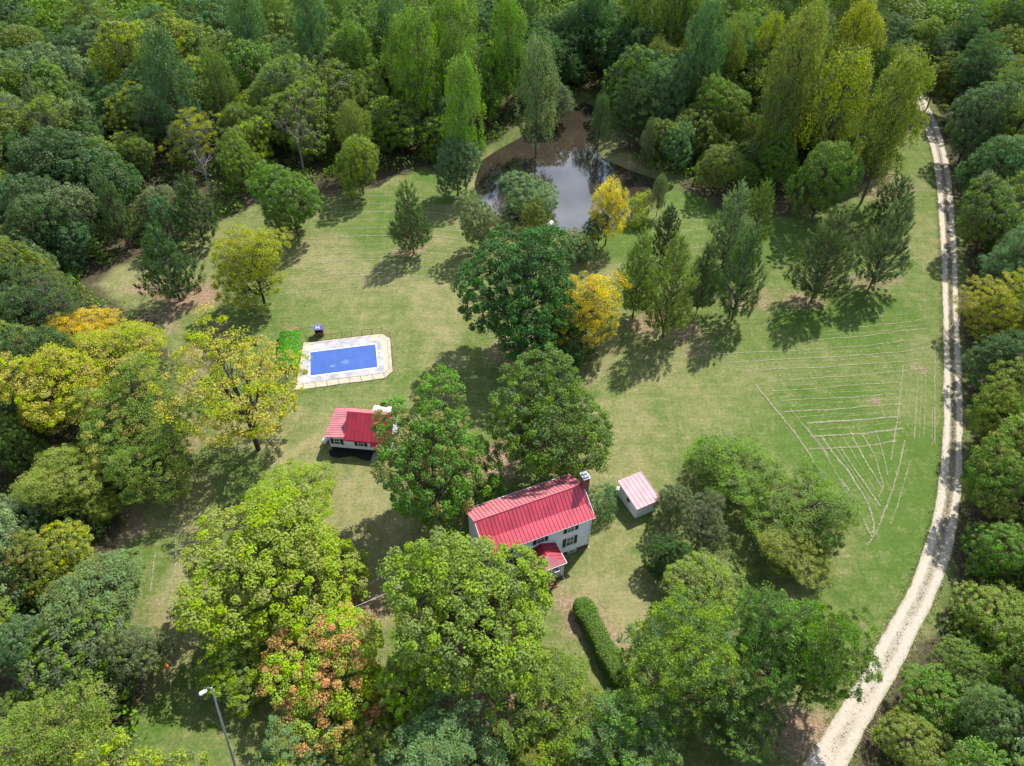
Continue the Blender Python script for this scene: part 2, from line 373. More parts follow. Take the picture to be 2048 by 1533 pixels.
rcx, rcy, rw, rcr = spl(ctr[:, 0]), spl(ctr[:, 1]), spl(wid), spl(crown)
tx, ty = np.gradient(rcx), np.gradient(rcy); L_ = np.hypot(tx, ty); nx_, ny_ = -ty/L_, tx/L_
U = np.linspace(-1, 1, 13); n_s = len(ss); V3 = []; A3 = []
je = [np.convolve(R_.normal(0, .10, n_s+4), np.ones(5)/5, 'valid')+np.convolve(R_.normal(0, .22, n_s+20), np.ones(21)/21, 'valid') for _ in range(2)]
for k, u in enumerate(U):
    off = u*rw + (je[0] if u < 0 else je[1])*(abs(u)**4)
    V3.append(np.column_stack([rcx+nx_*off, rcy+ny_*off, np.full(n_s, .012+.03*(1-abs(u)))])); A3.append(np.column_stack([np.full(n_s, (u+1)/2), rcr, np.zeros(n_s)]))
V3 = np.stack(V3, 1).reshape(-1, 3); A3 = np.stack(A3, 1).reshape(-1, 3); ii = np.arange(n_s*13).reshape(n_s, 13)
Fr = np.stack([ii[:-1, :-1], ii[1:, :-1], ii[1:, 1:], ii[:-1, 1:]], -1).reshape(-1, 4)
ROAD_C = np.column_stack([rcx, rcy]); ROAD_W = rw
def road_mat():
    m, n, out = newmat('gravel_road'); b = N(n, 'ShaderNodeBsdfPrincipled'); val(b, 'Roughness', .95)
    a_ = N(n, 'ShaderNodeAttribute', attribute_name='across'); s_ = N(n, 'ShaderNodeSeparateColor'); n.links.new(a_.outputs['Color'], s_.inputs[0])
    g = mix_(n, ramp(n, noise(n, 3, 6, .7), .35, .65), (.38,.325,.255), (.50,.44,.36))
    g = mix_(n, math_(n, 'MULTIPLY', ramp(n, noise(n, .5, 4), .5, .7), .35), g, (.42,.35,.27))
    gr = mix_(n, ramp(n, noise(n, 4, 5, .7), .35, .65), (.08,.085,.035), (.20,.17,.09))
    dd = math_(n, 'ABSOLUTE', math_(n, 'SUBTRACT', s_.outputs[0], .5))
    q = math_(n, 'ADD', dd, math_(n, 'MULTIPLY', math_(n, 'SUBTRACT', noise(n, 1.3, 6, .75), .5), .34))
    mid = math_(n, 'MULTIPLY', math_(n, 'SUBTRACT', .205, q), 14.0, True)
    mid = math_(n, 'MULTIPLY', mid, math_(n, 'ADD', s_.outputs[1], math_(n, 'MULTIPLY', math_(n, 'SUBTRACT', noise(n, .35, 3), .5), 1.0)), True)
    edge = math_(n, 'MULTIPLY', math_(n, 'SUBTRACT', q, .405), 8.0, True)
    c = mix_(n, mid, g, gr); c = mix_(n, math_(n, 'MULTIPLY', edge, .85), c, mix_(n, noise(n, 2.5, 5, .7), (.09,.11,.03), (.36,.30,.18)))
    n.links.new(c, b.inputs['Base Color'])
    bp = N(n, 'ShaderNodeBump'); val(bp, 'Strength', .5); val(bp, 'Distance', .05); n.links.new(noise(n, 9, 4, .7), bp.inputs['Height']); n.links.new(bp.outputs[0], b.inputs['Normal'])
    n.links.new(b.outputs[0], out.inputs[0]); return m
me = np_mesh('gravel_road', V3, Fr, road_mat(), {'across': A3}, True); me.update()
if me.polygons[0].normal.z < 0: me.flip_normals()
tag(link('gravel_road', me), 'pale two-track gravel drive curving down the right side of the lawn', kind='structure')

def leaf_quads(C, Nn, s, aspect=.62, roll=None):
    """rhombus leaves: centres C, normals Nn, size s"""
    n_ = len(C); Nn = Nn/(np.linalg.norm(Nn, axis=1)[:, None]+1e-9)
    h = R_.normal(size=(n_, 3)) if roll is None else roll
    t = np.cross(Nn, h); t /= np.linalg.norm(t, axis=1)[:, None]+1e-9; b = np.cross(Nn, t)
    s = np.asarray(s).reshape(-1, 1)*np.ones((n_, 1))
    V = np.stack([C-b*s*.5, C+t*s*.5*aspect, C+b*s*.5, C-t*s*.5*aspect], 1).reshape(-1, 3)
    return V, np.arange(n_*4).reshape(-1, 4)
# loose stones scattered along the road edges and crown
k = R_.integers(0, n_s, 5200); off = R_.choice([-1, 1], 5200)*rw[k]*R_.normal(.92, .16, 5200); off[:1600] = R_.normal(0, .22, 1600)*rw[k[:1600]]
C = np.column_stack([rcx[k]+nx_[k]*off, rcy[k]+ny_[k]*off, np.full(5200, .05)]); Nv = R_.normal(size=(5200, 3))*.4+[0, 0, 1]
V_, F_ = leaf_quads(C, Nv, R_.uniform(.05, .13, 5200), .9); tag(link('loose_gravel', np_mesh('loose_gravel', V_, F_, M['stoneg'])), 'loose pale stones strewn along the gravel drive', 'gravel', kind='stuff')
# grass tufts on the crown of the road and along its verges
k = R_.integers(0, n_s, 16000); sel = R_.random(16000) < .5; off = np.where(sel, R_.normal(0, .11, 16000)*rw[k], R_.choice([-1, 1], 16000)*(rw[k]*1.02+np.abs(R_.normal(0, .35, 16000))))
keep = ~sel | (R_.random(16000) < rcr[k]); k = k[keep]; off = off[keep]; n_t = len(k)
C = np.column_stack([rcx[k]+nx_[k]*off, rcy[k]+ny_[k]*off, R_.uniform(.04, .14, n_t)]); V_, F_ = leaf_quads(C, R_.normal(size=(n_t, 3))+[0, 0, .6], R_.uniform(.1, .3, n_t), .35)
M_TUFT = simple('verge_grass', (.14,.15,.05), .9, .35, 4, col2=(.30,.25,.12))
tag(link('verge_grass', np_mesh('verge_grass', V_, F_, M_TUFT)), 'rough grass on the crown and edges of the gravel drive', 'grass', kind='stuff')

# rows of cut hay
def z6(L): return [(1348+x/2.926, 500+y/2.926) for x, y in L]
HAY = [(z6(L), d) for L, d in [([(900,430),(1100,405),(1400,370)],.5),([(870,480),(1180,445),(1450,410)],1),([(450,500),(600,492)],.5),([(780,535),(1100,505),(1480,460)],1.2),([(170,615),(700,590),(1050,568),(1480,520)],1.2),
    ([(300,660),(700,640),(1150,615),(1350,595),(1500,570)],1.5),([(400,710),(900,685),(1200,665),(1470,640)],1.3),([(560,770),(1000,740),(1300,715),(1520,690)],1.2),([(560,740),(1000,712),(1300,690)],.4),([(570,830),(900,805),(1320,775)],1.1),
    ([(600,800),(900,780),(1300,750)],.4),([(620,885),(900,870),(1320,845)],1.1),([(640,950),(900,938),(1100,918),(1330,905)],2.2),([(660,915),(1320,870)],.4),([(780,1020),(1000,1000),(1320,980)],3.4),([(800,985),(1380,950)],.4),([(800,1090),(960,1085),(1100,1080),(1340,1045)],3.4),
    ([(790,1170),(960,1162),(1100,1150),(1300,1120)],1.8),([(475,790),(560,890),(640,990),(760,1150),(880,1330),(940,1430),(1000,1521),(1075,1521)],3.0),([(680,930),(780,1060),(900,1220)],1),([(770,1040),(900,1200)],1.6),
    ([(860,1090),(930,1190),(1010,1280),(1070,1380),(1140,1500)],3.6),([(970,1150),(1090,1330),(1200,1500)],2.4),([(980,1340),(1090,1521)],2.4),([(1040,1090),(1140,1270),(1220,1400),(1200,1450)],2.2),([(1100,1080),(1170,1200),(1230,1390)],1.6),([(1180,1050),(1220,1180),(1250,1320)],1.4),
    ([(1340,680),(1310,960),(1270,1230)],1.6),([(1425,750),(1405,1110)],1.2),([(1475,700),(1460,1100)],.5),([(1525,560),(1525,1140)],1.3),([(1350,1120),(1310,1300),(1240,1521)],2.0),([(1380,1240),(1300,1521)],1.0),([(1330,380),(1560,330)],.3),
    ([(1510,900),(1510,1140)],.6),([(700,612),(1100,590),(1480,545)],.5),([(560,662),(1000,645),(1490,600)],.5),([(620,860),(1320,812)],.4),([(900,500),(1200,478),(1480,435)],.5),([(720,980),(1320,940)],.5),([(820,1055),(1330,1012)],.5),([(910,1100),(1160,1480)],.7),([(820,1080),(1060,1500)],.7),([(1000,1110),(1210,1470)],.7),([(1385,700),(1360,1100)],.4),([(1450,720),(1435,1100)],.4)]]
HAY += [([(1715,1013),(1735,1060),(1743,1075)],2),([(1738,1013),(1748,1050),(1745,1070)],3),([(1772,1013),(1755,1060),(1735,1090)],2),([(1795,1013),(1780,1050)],.8),
    ([(1500,492),(1560,485),(1640,480)],.5),([(1530,520),(1580,515)],.5),([(1330,470),(1420,455)],.8),([(1350,440),(1430,430)],.6),([(1360,500),(1440,490)],.6),([(1846,520),(1850,640)],.4)]
for j, y in enumerate((392,408,424,440,456,472,488,504,520,536,552)):
    HAY.append(([(600+R_.integers(0,40),y+8),(700,y+2),(800,y-1),(900,y+5),(935,y+9)], .9+.4*(j % 3)))
HAY += [([(560,590),(620,583),(700,575),(800,570),(890,585),(940,608)],.8),([(590,560),(680,548),(780,545)],1.0),([(586,528),(700,520)],1.0),([(351,1050),(350,1150),(345,1200),(343,1320),(342,1440)],.9),([(362,1050),(358,1200)],.6),([(310,1105),(303,1180)],1.0),
    ([(338,700),(334,735)],1),([(340,735),(330,760)],.7),([(255,560),(225,598)],.7),([(235,575),(215,600)],.7),([(800,780),(860,740),(880,760)],.0),([(345,700),(395,1010)],.3)]
CC = []
for pts, dens in HAY:
    if dens <= 0: continue
    g_ = np.array([at(x, y)[:2] for x, y in pts]); sg = np.r_[0, np.cumsum(np.linalg.norm(np.diff(g_, axis=0), axis=1))]
    n_ = int(sg[-1]*dens*34); u = R_.random(n_)*sg[-1]
    cl = np.sin(u*1.3+R_.random()*6)*.5+np.sin(u*.37+R_.random()*6)*.5; u = u[R_.random(n_) < .85+.3*cl]
    x = np.interp(u, sg, g_[:, 0]); y = np.interp(u, sg, g_[:, 1]); wv = .03+.011*dens
    ph = R_.random()*6; wob = .08*np.sin(u*.5+ph)+.04*np.sin(u*1.7+ph)
    CC.append(np.column_stack([x+R_.normal(0, wv, len(u))+wob*.5, y+R_.normal(0, wv, len(u))+wob, R_.uniform(.02, .09, len(u))]))
C = np.vstack(CC); Nv = R_.normal(size=C.shape)*.35+[0, 0, 1]; V_, F_ = leaf_quads(C, Nv, R_.uniform(.08, .20, len(C)), .4)
tag(link('hay_rows', np_mesh('hay_rows', V_, F_, M['straw'])), 'thin pale rows of cut hay left across the lawn', 'hay', kind='stuff')

# ------------------------------------------------------------------ tree prototypes (crown and trunk meshes in a unit crown space)
def lobes(D, ph):
    """outline of a crown made of several billowing lobes"""
    rr = np.random.default_rng(int(ph[0][0]*1e6)); r = np.full(len(D), .66)
    for k in range(11):
        z_ = -.75+1.6*((k*.618) % 1); t_ = k*2.399+rr.uniform(-.4, .4); h_ = math.sqrt(max(1-z_*z_, .05)); ro = rr.uniform(.30, .46); cc = np.array([h_*math.cos(t_), h_*math.sin(t_), z_])*(rr.uniform(.93, 1.04)-ro)
        cd = D@cc; disc = cd*cd-cc@cc+ro*ro; r = np.maximum(r, np.where(disc > 0, cd+np.sqrt(np.maximum(disc, 0)), 0))
    return r
def env(kind, D, ph):
    """crown radius along unit directions D"""
    lob = sum(a_*np.sin(f*D[:, 0]+g*D[:, 1]+h*D[:, 2]+p) for a_, f, g, h, p in ph)
    if kind in ('maple', 'oak', 'elm', 'shrub'):
        r = lobes(D, ph)*(1+lob*.35)
    elif kind == 'walnut': r = lobes(D, ph)*(1+lob*.8)
    elif kind == 'pine': r = 1+lob*1.5
    else: r = 1+lob*.5
    return r
def clump_centres(kind, n_, r, mind):
    ph = [(r.uniform(.06, .13), *r.uniform(1.5, 5, 3)*r.choice([-1, 1], 3), r.uniform(0, 6)) for _ in range(4)]
    out = []; outn = []; tries = 0; buf = np.zeros((n_+1, 3))
    while len(out) < n_ and tries < 60:
        tries += 1
        D = r.normal(size=(600, 3)); D /= np.linalg.norm(D, axis=1)[:, None]
        if kind in ('cedar', 'poplar'):
            t = r.random(600)**(.75 if kind == 'poplar' else 1.15); z = t*2-1; th = r.random(600)*2*math.pi
            if kind == 'cedar': rad = np.clip((1-t)**.72, 0, 1)*np.clip(.45+t*5, 0, 1)*.95+.03
            else: rad = np.sqrt(np.clip(1-(np.abs(t-.42)/.6)**2.3, 0, 1))*.92
            lob = sum(a_*np.sin(2*th+g*z*2+p+f) for a_, f, g, h, p in ph)*1.3; rad = rad*(1+lob)
            u = np.where(r.random(600) < .7, r.uniform(.8, 1, 600), r.uniform(.25, .8, 600))
            Pp = np.column_stack([np.cos(th)*rad*u, np.sin(th)*rad*u, z]); Nn = np.column_stack([np.cos(th), np.sin(th), np.full(600, .7)])
        else:
            D = D[D[:, 2] > (-.88 if kind != 'shrub' else -.6)]; e_ = env(kind, D, ph)
            m_ = len(D); u = np.where(r.random(m_) < (.72 if kind in ('maple', 'oak', 'elm', 'shrub') else .5), r.uniform(.84, .97, m_), r.uniform(.35, .85, m_))
            Pp = D*(e_*u)[:, None]; Nn = D+[0, 0, .35]
            if kind == 'pine': Pp[:, 2] = np.round(Pp[:, 2]*3.5)/3.5*.8+Pp[:, 2]*.2
        for p_, q in zip(Pp, Nn):
            if len(out) >= n_: break
            k_ = len(out)
            if k_ == 0 or ((buf[:k_]-p_)**2).sum(1).min() > mind**2: buf[k_] = p_; out.append(p_); outn.append(q)
        mind *= .97
    C = np.array(out); Nn = np.array(outn); lo, hi = np.percentile(C[:, 2], (1.5, 98.5)); C[:, 2] = (C[:, 2]-lo)/(hi-lo)*1.84-.92
    C[:, :2] -= (C[:, :2].max(0)+C[:, :2].min(0))/2; C[:, :2] *= .97/np.percentile(np.hypot(C[:, 0], C[:, 1]), 96)
    return C, Nn/np.linalg.norm(Nn, axis=1)[:, None]
SPEC = {  # clumps, leaves per clump, clump radius, leaf size, leaf aspect
    'maple': (380, 160, .098, .031, .75), 'elm': (290, 115, .105, .036, .75), 'oak': (185, 110, .135, .047, .75), 'walnut': (300, 140, .102, .035, .5), 'cedar': (270, 120, .125, .042, .5),
    'poplar': (180, 85, .165, .050, .7), 'pine': (340, 125, .088, .050, .32), 'shrub': (60, 85, .24, .085, .6)}
def make_proto(kind, seed, thin=1.0):
    r = np.random.default_rng(seed); nc, nl, rc, ls, asp = SPEC[kind]; nc = int(nc*thin)
    C, Nn = clump_centres(kind, nc, r, {'maple': .14, 'oak': .20, 'elm': .155, 'walnut': .165, 'cedar': .12, 'poplar': .165, 'pine': .125, 'shrub': .3}[kind])
    nc = len(C); rcs = rc*r.uniform(.55, 1.55, nc); m_ = nc*nl; ci = np.repeat(np.arange(nc), nl)
    D = r.normal(size=(m_, 3)); D /= np.linalg.norm(D, axis=1)[:, None]
    on = Nn[ci]; dt = np.sum(D*on, 1); D = D+on*np.where(dt < 0, -1.3*dt, 0)[:, None]*(r.random(m_) < .75)[:, None]
    D /= np.linalg.norm(D, axis=1)[:, None]+1e-9
    rad = r.random(m_)**.45; sc = np.ones((m_, 3))
    if kind == 'maple': sc = sc*[1, 1, .8]
    if kind == 'walnut': sc = sc*[1.15, 1.15, .7]
    if kind == 'pine': sc = sc*[1.1, 1.1, .45]
    off = D*(rcs[ci]*rad)[:, None]*sc
    if kind == 'cedar':
        ax = on*[1, 1, .9]; ax[:, 2] += .35; ax /= np.linalg.norm(ax, axis=1)[:, None]; al = np.sum(off*ax, 1)
        off = off*.55+ax*al[:, None]*1.25
    if kind == 'poplar': off[:, 2] *= 1.25
    P_ = C[ci]+off
    nrm = D*.7+r.normal(size=(m_, 3))*.42+[0, 0, .5]
    if kind == 'walnut': nrm = r.normal(size=(m_, 3))*.55+D*.45+[0, 0, .6]
    if kind == 'pine': nrm = r.normal(size=(m_, 3))
    V, Fc = leaf_quads(P_, nrm, ls*r.uniform(.55, 1.35, m_), asp, roll=(D+r.normal(size=(m_, 3))*.25) if kind in ('cedar', 'pine') else None)
    cr_ = r.random(nc); lv = np.column_stack([r.random(m_), cr_[ci], r.random(m_)])
    crown_me = np_mesh(kind+'_crown', V, Fc, M_LEAF, {'lv': np.repeat(lv, 4, axis=0)})
    # limbs: trunk, main limbs to groups of clumps, a twig to every clump
    mb = MB(); tr = {'maple': .045, 'oak': .05, 'elm': .045, 'walnut': .042, 'cedar': .05, 'poplar': .045, 'pine': .04, 'shrub': .02}[kind]
    top = .75 if kind in ('cedar', 'poplar', 'pine') else .25
    zt = np.linspace(-2.3, top, 8); wob = np.cumsum(r.normal(0, .018, (8, 2)), 0); wob -= wob[2]
    tp = np.column_stack([wob, zt]); mb.tube(tp, tr*np.linspace(1.25, .35 if top < .5 else .15, 8), 7)
    def trunk_at(z): return np.array([np.interp(z, zt, tp[:, 0]), np.interp(z, zt, tp[:, 1]), z])
    if kind in ('cedar', 'poplar'):
        for c in C[r.random(nc) < .6]:
            z0 = c[2]-np.hypot(c[0], c[1])*(.55 if kind == 'cedar' else 1.0); z0 = max(min(z0, top), -1.05); mb.tube([trunk_at(z0), c*[.5, .5, 1]+[0, 0, (z0-c[2])*.4], c], [.012, .009, .004], 3, False)
    else:
        K = {'maple': 14, 'oak': 9, 'elm': 12, 'walnut': 13, 'pine': 14, 'shrub': 6}[kind]; cen = C[r.choice(nc, K, False)]
        for _ in range(4):
            g = np.argmin(((C[:, None]-cen[None])**2).sum(2), 1); cen = np.array([C[g == k].mean(0) if (g == k).any() else cen[k] for k in range(K)])
        for k in range(K):
            e_ = cen[k]*[.72, .72, .8]; z0 = np.clip(e_[2]-.55-.3*r.random(), -1.15, top-.05); s_ = trunk_at(z0)
            bend = r.normal(0, .06, 3); m1 = s_*.6+e_*.4+bend+[0, 0, -.02]; m2 = s_*.25+e_*.75+bend*.7+[0, 0, .04]; lr = tr*(.55 if kind != 'pine' else .35)
            mb.tube([s_, m1, m2, e_], [lr, lr*.75, lr*.5, lr*.35], 5, False)
            for c in C[g == k]:
                j = m1 if r.random() < .35 else (m2 if r.random() < .5 else e_); q = j*.5+c*.5+r.normal(0, .03, 3); mb.tube([j, q, c], [lr*.32, lr*.22, lr*.08], 3, False)
    tm = bpy.data.meshes.new(kind+'_trunk'); tm.from_pydata(mb.v, [], mb.f); tm.materials.append(M_BARK); tm.update()
    return crown_me, tm
def bare_proto(seed):
    r = np.random.default_rng(seed); mb = MB(); tr = .04
    def br(p, d, L, rad, lvl):
        p1 = p+d*L*.5+r.normal(0, .04*L, 3); p2 = p+d*L+r.normal(0, .05*L, 3); mb.tube([p, p1, p2], [rad, rad*.8, rad*.55], 5 if lvl < 2 else 3, False)
        if lvl < 4:
            for _ in range(r.integers(2, 5)):
                dd = d+r.normal(0, .55, 3)+[0, 0, .12]; dd /= np.linalg.norm(dd); br(p2 if r.random() < .6 else p1, dd, L*r.uniform(.55, .8), rad*.55, lvl+1)
    mb.tube([(0, 0, -2.3), (.02, 0, -1), (0, .02, -.4)], [tr*1.2, tr, tr*.9], 6)
    for k in range(5):
        a_ = k*1.26+r.random(); br(np.array([0, .02, -.6+.15*k]), np.array([math.cos(a_)*.7, math.sin(a_)*.7, .7]), .5, tr*.6, 1)
    tm = bpy.data.meshes.new('bare_trunk'); tm.from_pydata(mb.v, [], mb.f); tm.materials.append(M_BARK); tm.update(); return tm
PROTO = {}
for kd, cnt in (('maple', 5), ('oak', 6), ('elm', 4), ('walnut', 5), ('cedar', 5), ('poplar', 5), ('pine', 4), ('shrub', 4)):
    PROTO[kd] = [make_proto(kd, 100*len(PROTO)+i, .55 if kd == 'walnut' and i >= 3 else 1) for i in range(cnt)]
BARE = [bare_proto(900+i) for i in range(3)]
# colours: albedo of the leaves
CL = dict(deep=(.037,.080,.018), dark=(.040,.078,.022), mid=(.077,.134,.020), fresh=(.106,.172,.022), lime=(.135,.188,.017), yel=(.28,.255,.020), ygr=(.175,.210,.018), olive=(.100,.142,.024),
          blue=(.056,.112,.042), sage=(.098,.152,.058), cedar=(.054,.092,.026), grey=(.098,.128,.054), pine=(.092,.170,.036), gold=(.38,.27,.03), rust=(.36,.12,.030), red=(.36,.07,.03), pink=(.40,.165,.038), tip=(.30,.225,.040), purple=(.18,.02,.07), brown=(.14,.10,.06),
          bright=(.070,.215,.015), ylw=(.33,.31,.03))
BK = dict(brown=(.13,.10,.08), grey=(.20,.18,.16), pale=(.46,.44,.41), dark=(.06,.05,.045), red=(.19,.11,.08))
VL = dict(elm=(.65, 1.25), maple=(.62, 1.15), oak=(.65, 1.25), walnut=(.55, .95), cedar=(1.15, 2.3), poplar=(1.2, 2.4), pine=(.65, 1.3), shrub=(.5, 1.2), bare=(.9, 1.6))
CLR = dict(elm=.16, maple=.10, oak=.18, walnut=.24, cedar=.16, poplar=.3, pine=.25, shrub=.02, bare=.5)
NM = dict(elm='broadleaf_tree', maple='maple_tree', oak='broadleaf_tree', walnut='walnut_tree', cedar='cedar_tree', poplar='poplar_tree', pine='pine_tree', shrub='shrub', bare='bare_tree')
PLACED = []; BASES = []
cnt_ = [0]
def hz(x, y): return float(hgt(np.array([[x, y]]))[0])
def tree(kind, X, Y, Rr, Vv, clear, col, label, acc=None, amt=0, bk='brown', group=None, jit=.1, cat=None, name=None, proto=None, rz=None):
    cnt_[0] += 1
    z = hz(X, Y)-.05; root = empty(name or NM[kind], (X, Y, z), 0)
    tag(root, label, cat or ('shrub' if kind == 'shrub' else 'tree'), group)
    Zc = clear+Vv
    if kind == 'bare': cm, tm = None, BARE[cnt_[0] % 3]
    else:
        i = proto if proto is not None else int(R_.integers(0, len(PROTO[kind]))); cm, tm = PROTO[kind][i]
    rot = R_.random()*6.28 if rz is None else rz
    c = np.array(CL[col] if isinstance(col, str) else col)*R_.uniform(1-jit, 1+jit, 3)*R_.uniform(1-jit, 1+jit)
    for nm, mm in (('crown', cm), ('trunk', tm)):
        if mm is None: continue
        o = link(nm, mm, root, (0, 0, Zc)); o.scale = (Rr, Rr, Vv); o.rotation_euler = (0, 0, rot)
        if nm == 'crown': o.color = (*c, 1); o['accent'] = [float(q) for q in CL[acc or 'gold']]; o['accent_amount'] = float(amt)
        else: o.color = (*[q*R_.uniform(.85, 1.15) for q in BK[bk]], 1)
    BASES.append((X, Y, Rr)); return root
def treep(kind, cx, cy, w_, h_, col, label, **kw):
    """place a tree so that its crown fills the outline seen centred on cx, cy (w_ by h_)"""
    V_ = 4.0; R0 = 3
    if kind == 'oak' and w_ > 80: kind = 'elm'
    for _ in range(8):
        cl = max(CLR[kind]*V_*2, .05); zc = cl+V_; p = at(cx, cy, zc); dep = px(p[0], p[1], zc)[2]; R0 = w_*.53*dep/F
        D_ = math.atan2(CAMH-zc, p[1]); a_ = h_*.52*dep/F; v2 = max(a_*a_-(R0*math.sin(D_))**2, 0)
        V_ = float(np.clip(math.sqrt(v2)/math.cos(D_), VL[kind][0]*R0, VL[kind][1]*R0))
    return tree(kind, p[0], p[1], R0, V_, cl, col, label, **kw)

# ------------------------------------------------------------------ main house
def rot2(v, a_): return (v[0]*math.cos(a_)-v[1]*math.sin(a_), v[0]*math.sin(a_)+v[1]*math.cos(a_))
HA = math.radians(23); HL, HD = 13.1, 6.2; HE, HR = 6.25, 8.35
# local frame: x runs left along the front (0 at right corner -> -HL), y runs back (front wall at y=0)
house = empty('farmhouse', (9.3, 52.1, 0), HA)
tag(house, 'white two-storey farmhouse with red standing-seam roof, half hidden by the big tree', 'house')
mb = MB(); mb.box(-HL, 0, 0, HD, .55, HE); mb.add([(0,0,HE),(0,HD,HE),(0,HD/2,HR-.14),(-HL,0,HE),(-HL,HD,HE),(-HL,HD/2,HR-.14),(0,1.35,HR-1.58),(-HL,1.35,HR-1.58)], [(0,1,2,6),(3,7,5,4)])
wall = mb.build('wall', M['siding'], house)
# clapboard laps on the two visible sides
lap = MB(); z = .62
while z < HE-.05:
    lap.add([(-HL,-.028,z),(0,-.028,z),(0,-.004,z+.17),(-HL,-.004,z+.17)], [(0,1,2,3)]); lap.add([(.028,0,z),(.028,HD,z),(.004,HD,z+.17),(.004,0,z+.17)], [(0,1,2,3)]); z += .18
tag(lap.build('clapboard', M['siding'], wall), kind='stuff')
fnd = MB().box(-HL+.04, -.05, .05, HD-.05, -.3, .55).build('foundation', M['mortar'], house)
bme = MB().box(-.11, .11, -.02, .02, -.035, .035); bm0 = bpy.data.meshes.new('brick'); bm0.from_pydata(bme.v, [], bme.f); bm0.materials.append(M['brick'])
def brickrow(parent, x0, x1, y, z0, z1, axis='x', nmax=140):
    vs = MB(); z = z0; r = 0
    while z < z1-.05:
        x = x0+(.12 if r % 2 else 0)
        while x < x1-.1:
            if axis == 'x': vs.box(x, x+.22, y-.02, y+.02, z, z+.068)
            else: vs.box(y-.02, y+.02, x, x+.22, z, z+.068)
            x += .236
        z += .084; r += 1
    return tag(vs.build('brickwork', M['brick'], parent), kind='stuff')
brickrow(fnd, -HL+.05, -.05, .03, .0, .54); brickrow(fnd, .05, HD-.05, -.03, .0, .54, 'y')
# roof: two slopes with a kicked-out front eave, built as panels between seams
ov = .32
def slope(side):
    """profile points (y,z) from ridge to eave"""
    if side == 'front': return [(HD/2, HR), (1.35, HR-1.42), (-ov-.1, HE+.03)]
    return [(HD/2, HR), (HD+ov, HE+.06)]
roof = MB().tube([(-HL-ov, HD/2, HR+.02), (ov, HD/2, HR+.02)], .06, 6).build('roof_ridge', M['redroof'], house)
def roof_panels(parent, prof, x0, x1, wd, mat, seam, th=.05, name='roof_panel', swap=False):
    x = x0; k = 0; sh = 0
    while x < x1-1e-3:
        xe = min(x+wd, x1)
        def mk(a_, b_, dz, up):
            m_ = MB()
            for (y0, z0), (y1, z1) in zip(prof[:-1], prof[1:]):
                q = [(a_, y0, z0+dz), (b_, y0, z0+dz), (b_, y1, z1+dz), (a_, y1, z1+dz)]
                if swap: q = [(p_[1], p_[0], p_[2]) for p_ in q]
                m_.prism(q, (0, 0, up))
            return m_
        p = mk(x+.004, xe-.004, -th, th+.003*(k % 2)).build(name, mat, parent); mk(xe-.016, xe+.016, .0, .05).build('seam', seam, p)
        x = xe; k += 1
roof_panels(house, slope('front'), -HL-ov, ov, .46, M['redroof'], M['seam'])
roof_panels(house, slope('back'), -HL-ov, ov, .46, M['glareroof'], M['seam'])  # paler red stands in for glare on the back slope
mb = MB(); mb.box(-HL-ov, ov, -ov-.14, -ov-.04, HE-.12, HE-.01).box(-HL-ov, ov, HD+ov-.02, HD+ov+.08, HE-.10, HE+.02)
mb.build('gutter', M['white'], house)
MB().box(-HL-ov, ov, -ov-.03, 0, HE-.16, HE-.08).build('soffit', M['black'], house)
for xx in (-HL-ov+.02, ov-.08):
    MB().prism([(xx, -ov, HE-.13), (xx, HD/2, HR-.17), (xx, HD+ov, HE-.13), (xx, HD+ov, HE+.0), (xx, HD/2, HR-.04), (xx, -ov, HE-.0)], (.06, 0, 0)).build('rake_board', M['white'], house)
for xx in (-.06, -HL+.06):
    MB().tube([(xx, -ov-.09, HE-.12), (xx, -.1, HE-.45), (xx, -.09, .5), (xx, -.09, .12), (xx, -.4, .05)], .045, 6).build('downspout', M['white'], house)
for xx in (-.0, -HL): MB().box(xx-.07, xx+.05, -.045, .09, .55, HE-.1).build('corner_board', M['white'], house)
def window(parent, cx, cz, w_, h_, y=-.05, shut=True, rz=None, cat='window'):
    root = MB().box(cx-w_/2, cx+w_/2, y+.0, y+.03, cz-h_/2, cz+h_/2).build('window', M['glass'], parent)
    fr = MB(); t = .07
    fr.box(cx-w_/2-t, cx+w_/2+t, y-.04, y+.03, cz+h_/2, cz+h_/2+t).box(cx-w_/2-t, cx+w_/2+t, y-.07, y+.03, cz-h_/2-t, cz-h_/2)
    fr.box(cx-w_/2-t, cx-w_/2, y-.04, y+.03, cz-h_/2, cz+h_/2).box(cx+w_/2, cx+w_/2+t, y-.04, y+.03, cz-h_/2, cz+h_/2)
    fr.box(cx-w_/2, cx+w_/2, y-.03, y-.004, cz-.03, cz+.03); fr.box(cx-.012, cx+.012, y-.022, y-.006, cz-h_/2, cz-.03).box(cx-.012, cx+.012, y-.022, y-.006, cz+.03, cz+h_/2)
    fr.build('frame', M['white'], root)
    if shut:
        for s_ in (-1, 1):
            c = cx+s_*(w_/2+t+.24); sh = MB().box(c-.21, c+.21, y-.02, y+.02, cz-h_/2-.03, cz+h_/2+.03)
            for k in range(9): zz = cz-h_/2+.05+k*(h_-.1)/9; sh.add([(c-.17, y-.05, zz), (c+.17, y-.05, zz), (c+.17, y-.022, zz+(h_-.1)/10), (c-.17, y-.022, zz+(h_-.1)/10)], [(0,1,2,3)])
            sh.build('shutter', M['black'], parent)
    return root
for cx in (-2.65, -6.55, -10.45): window(house, cx, 5.25, .86, 1.3)
for cx in (-2.65, -10.45): window(house, cx, 2.6, .86, 1.6)
bw = MB().box(-2.75, -1.75, -.06, -.02, .12, .46).build('basement_window', M['glass'], house)
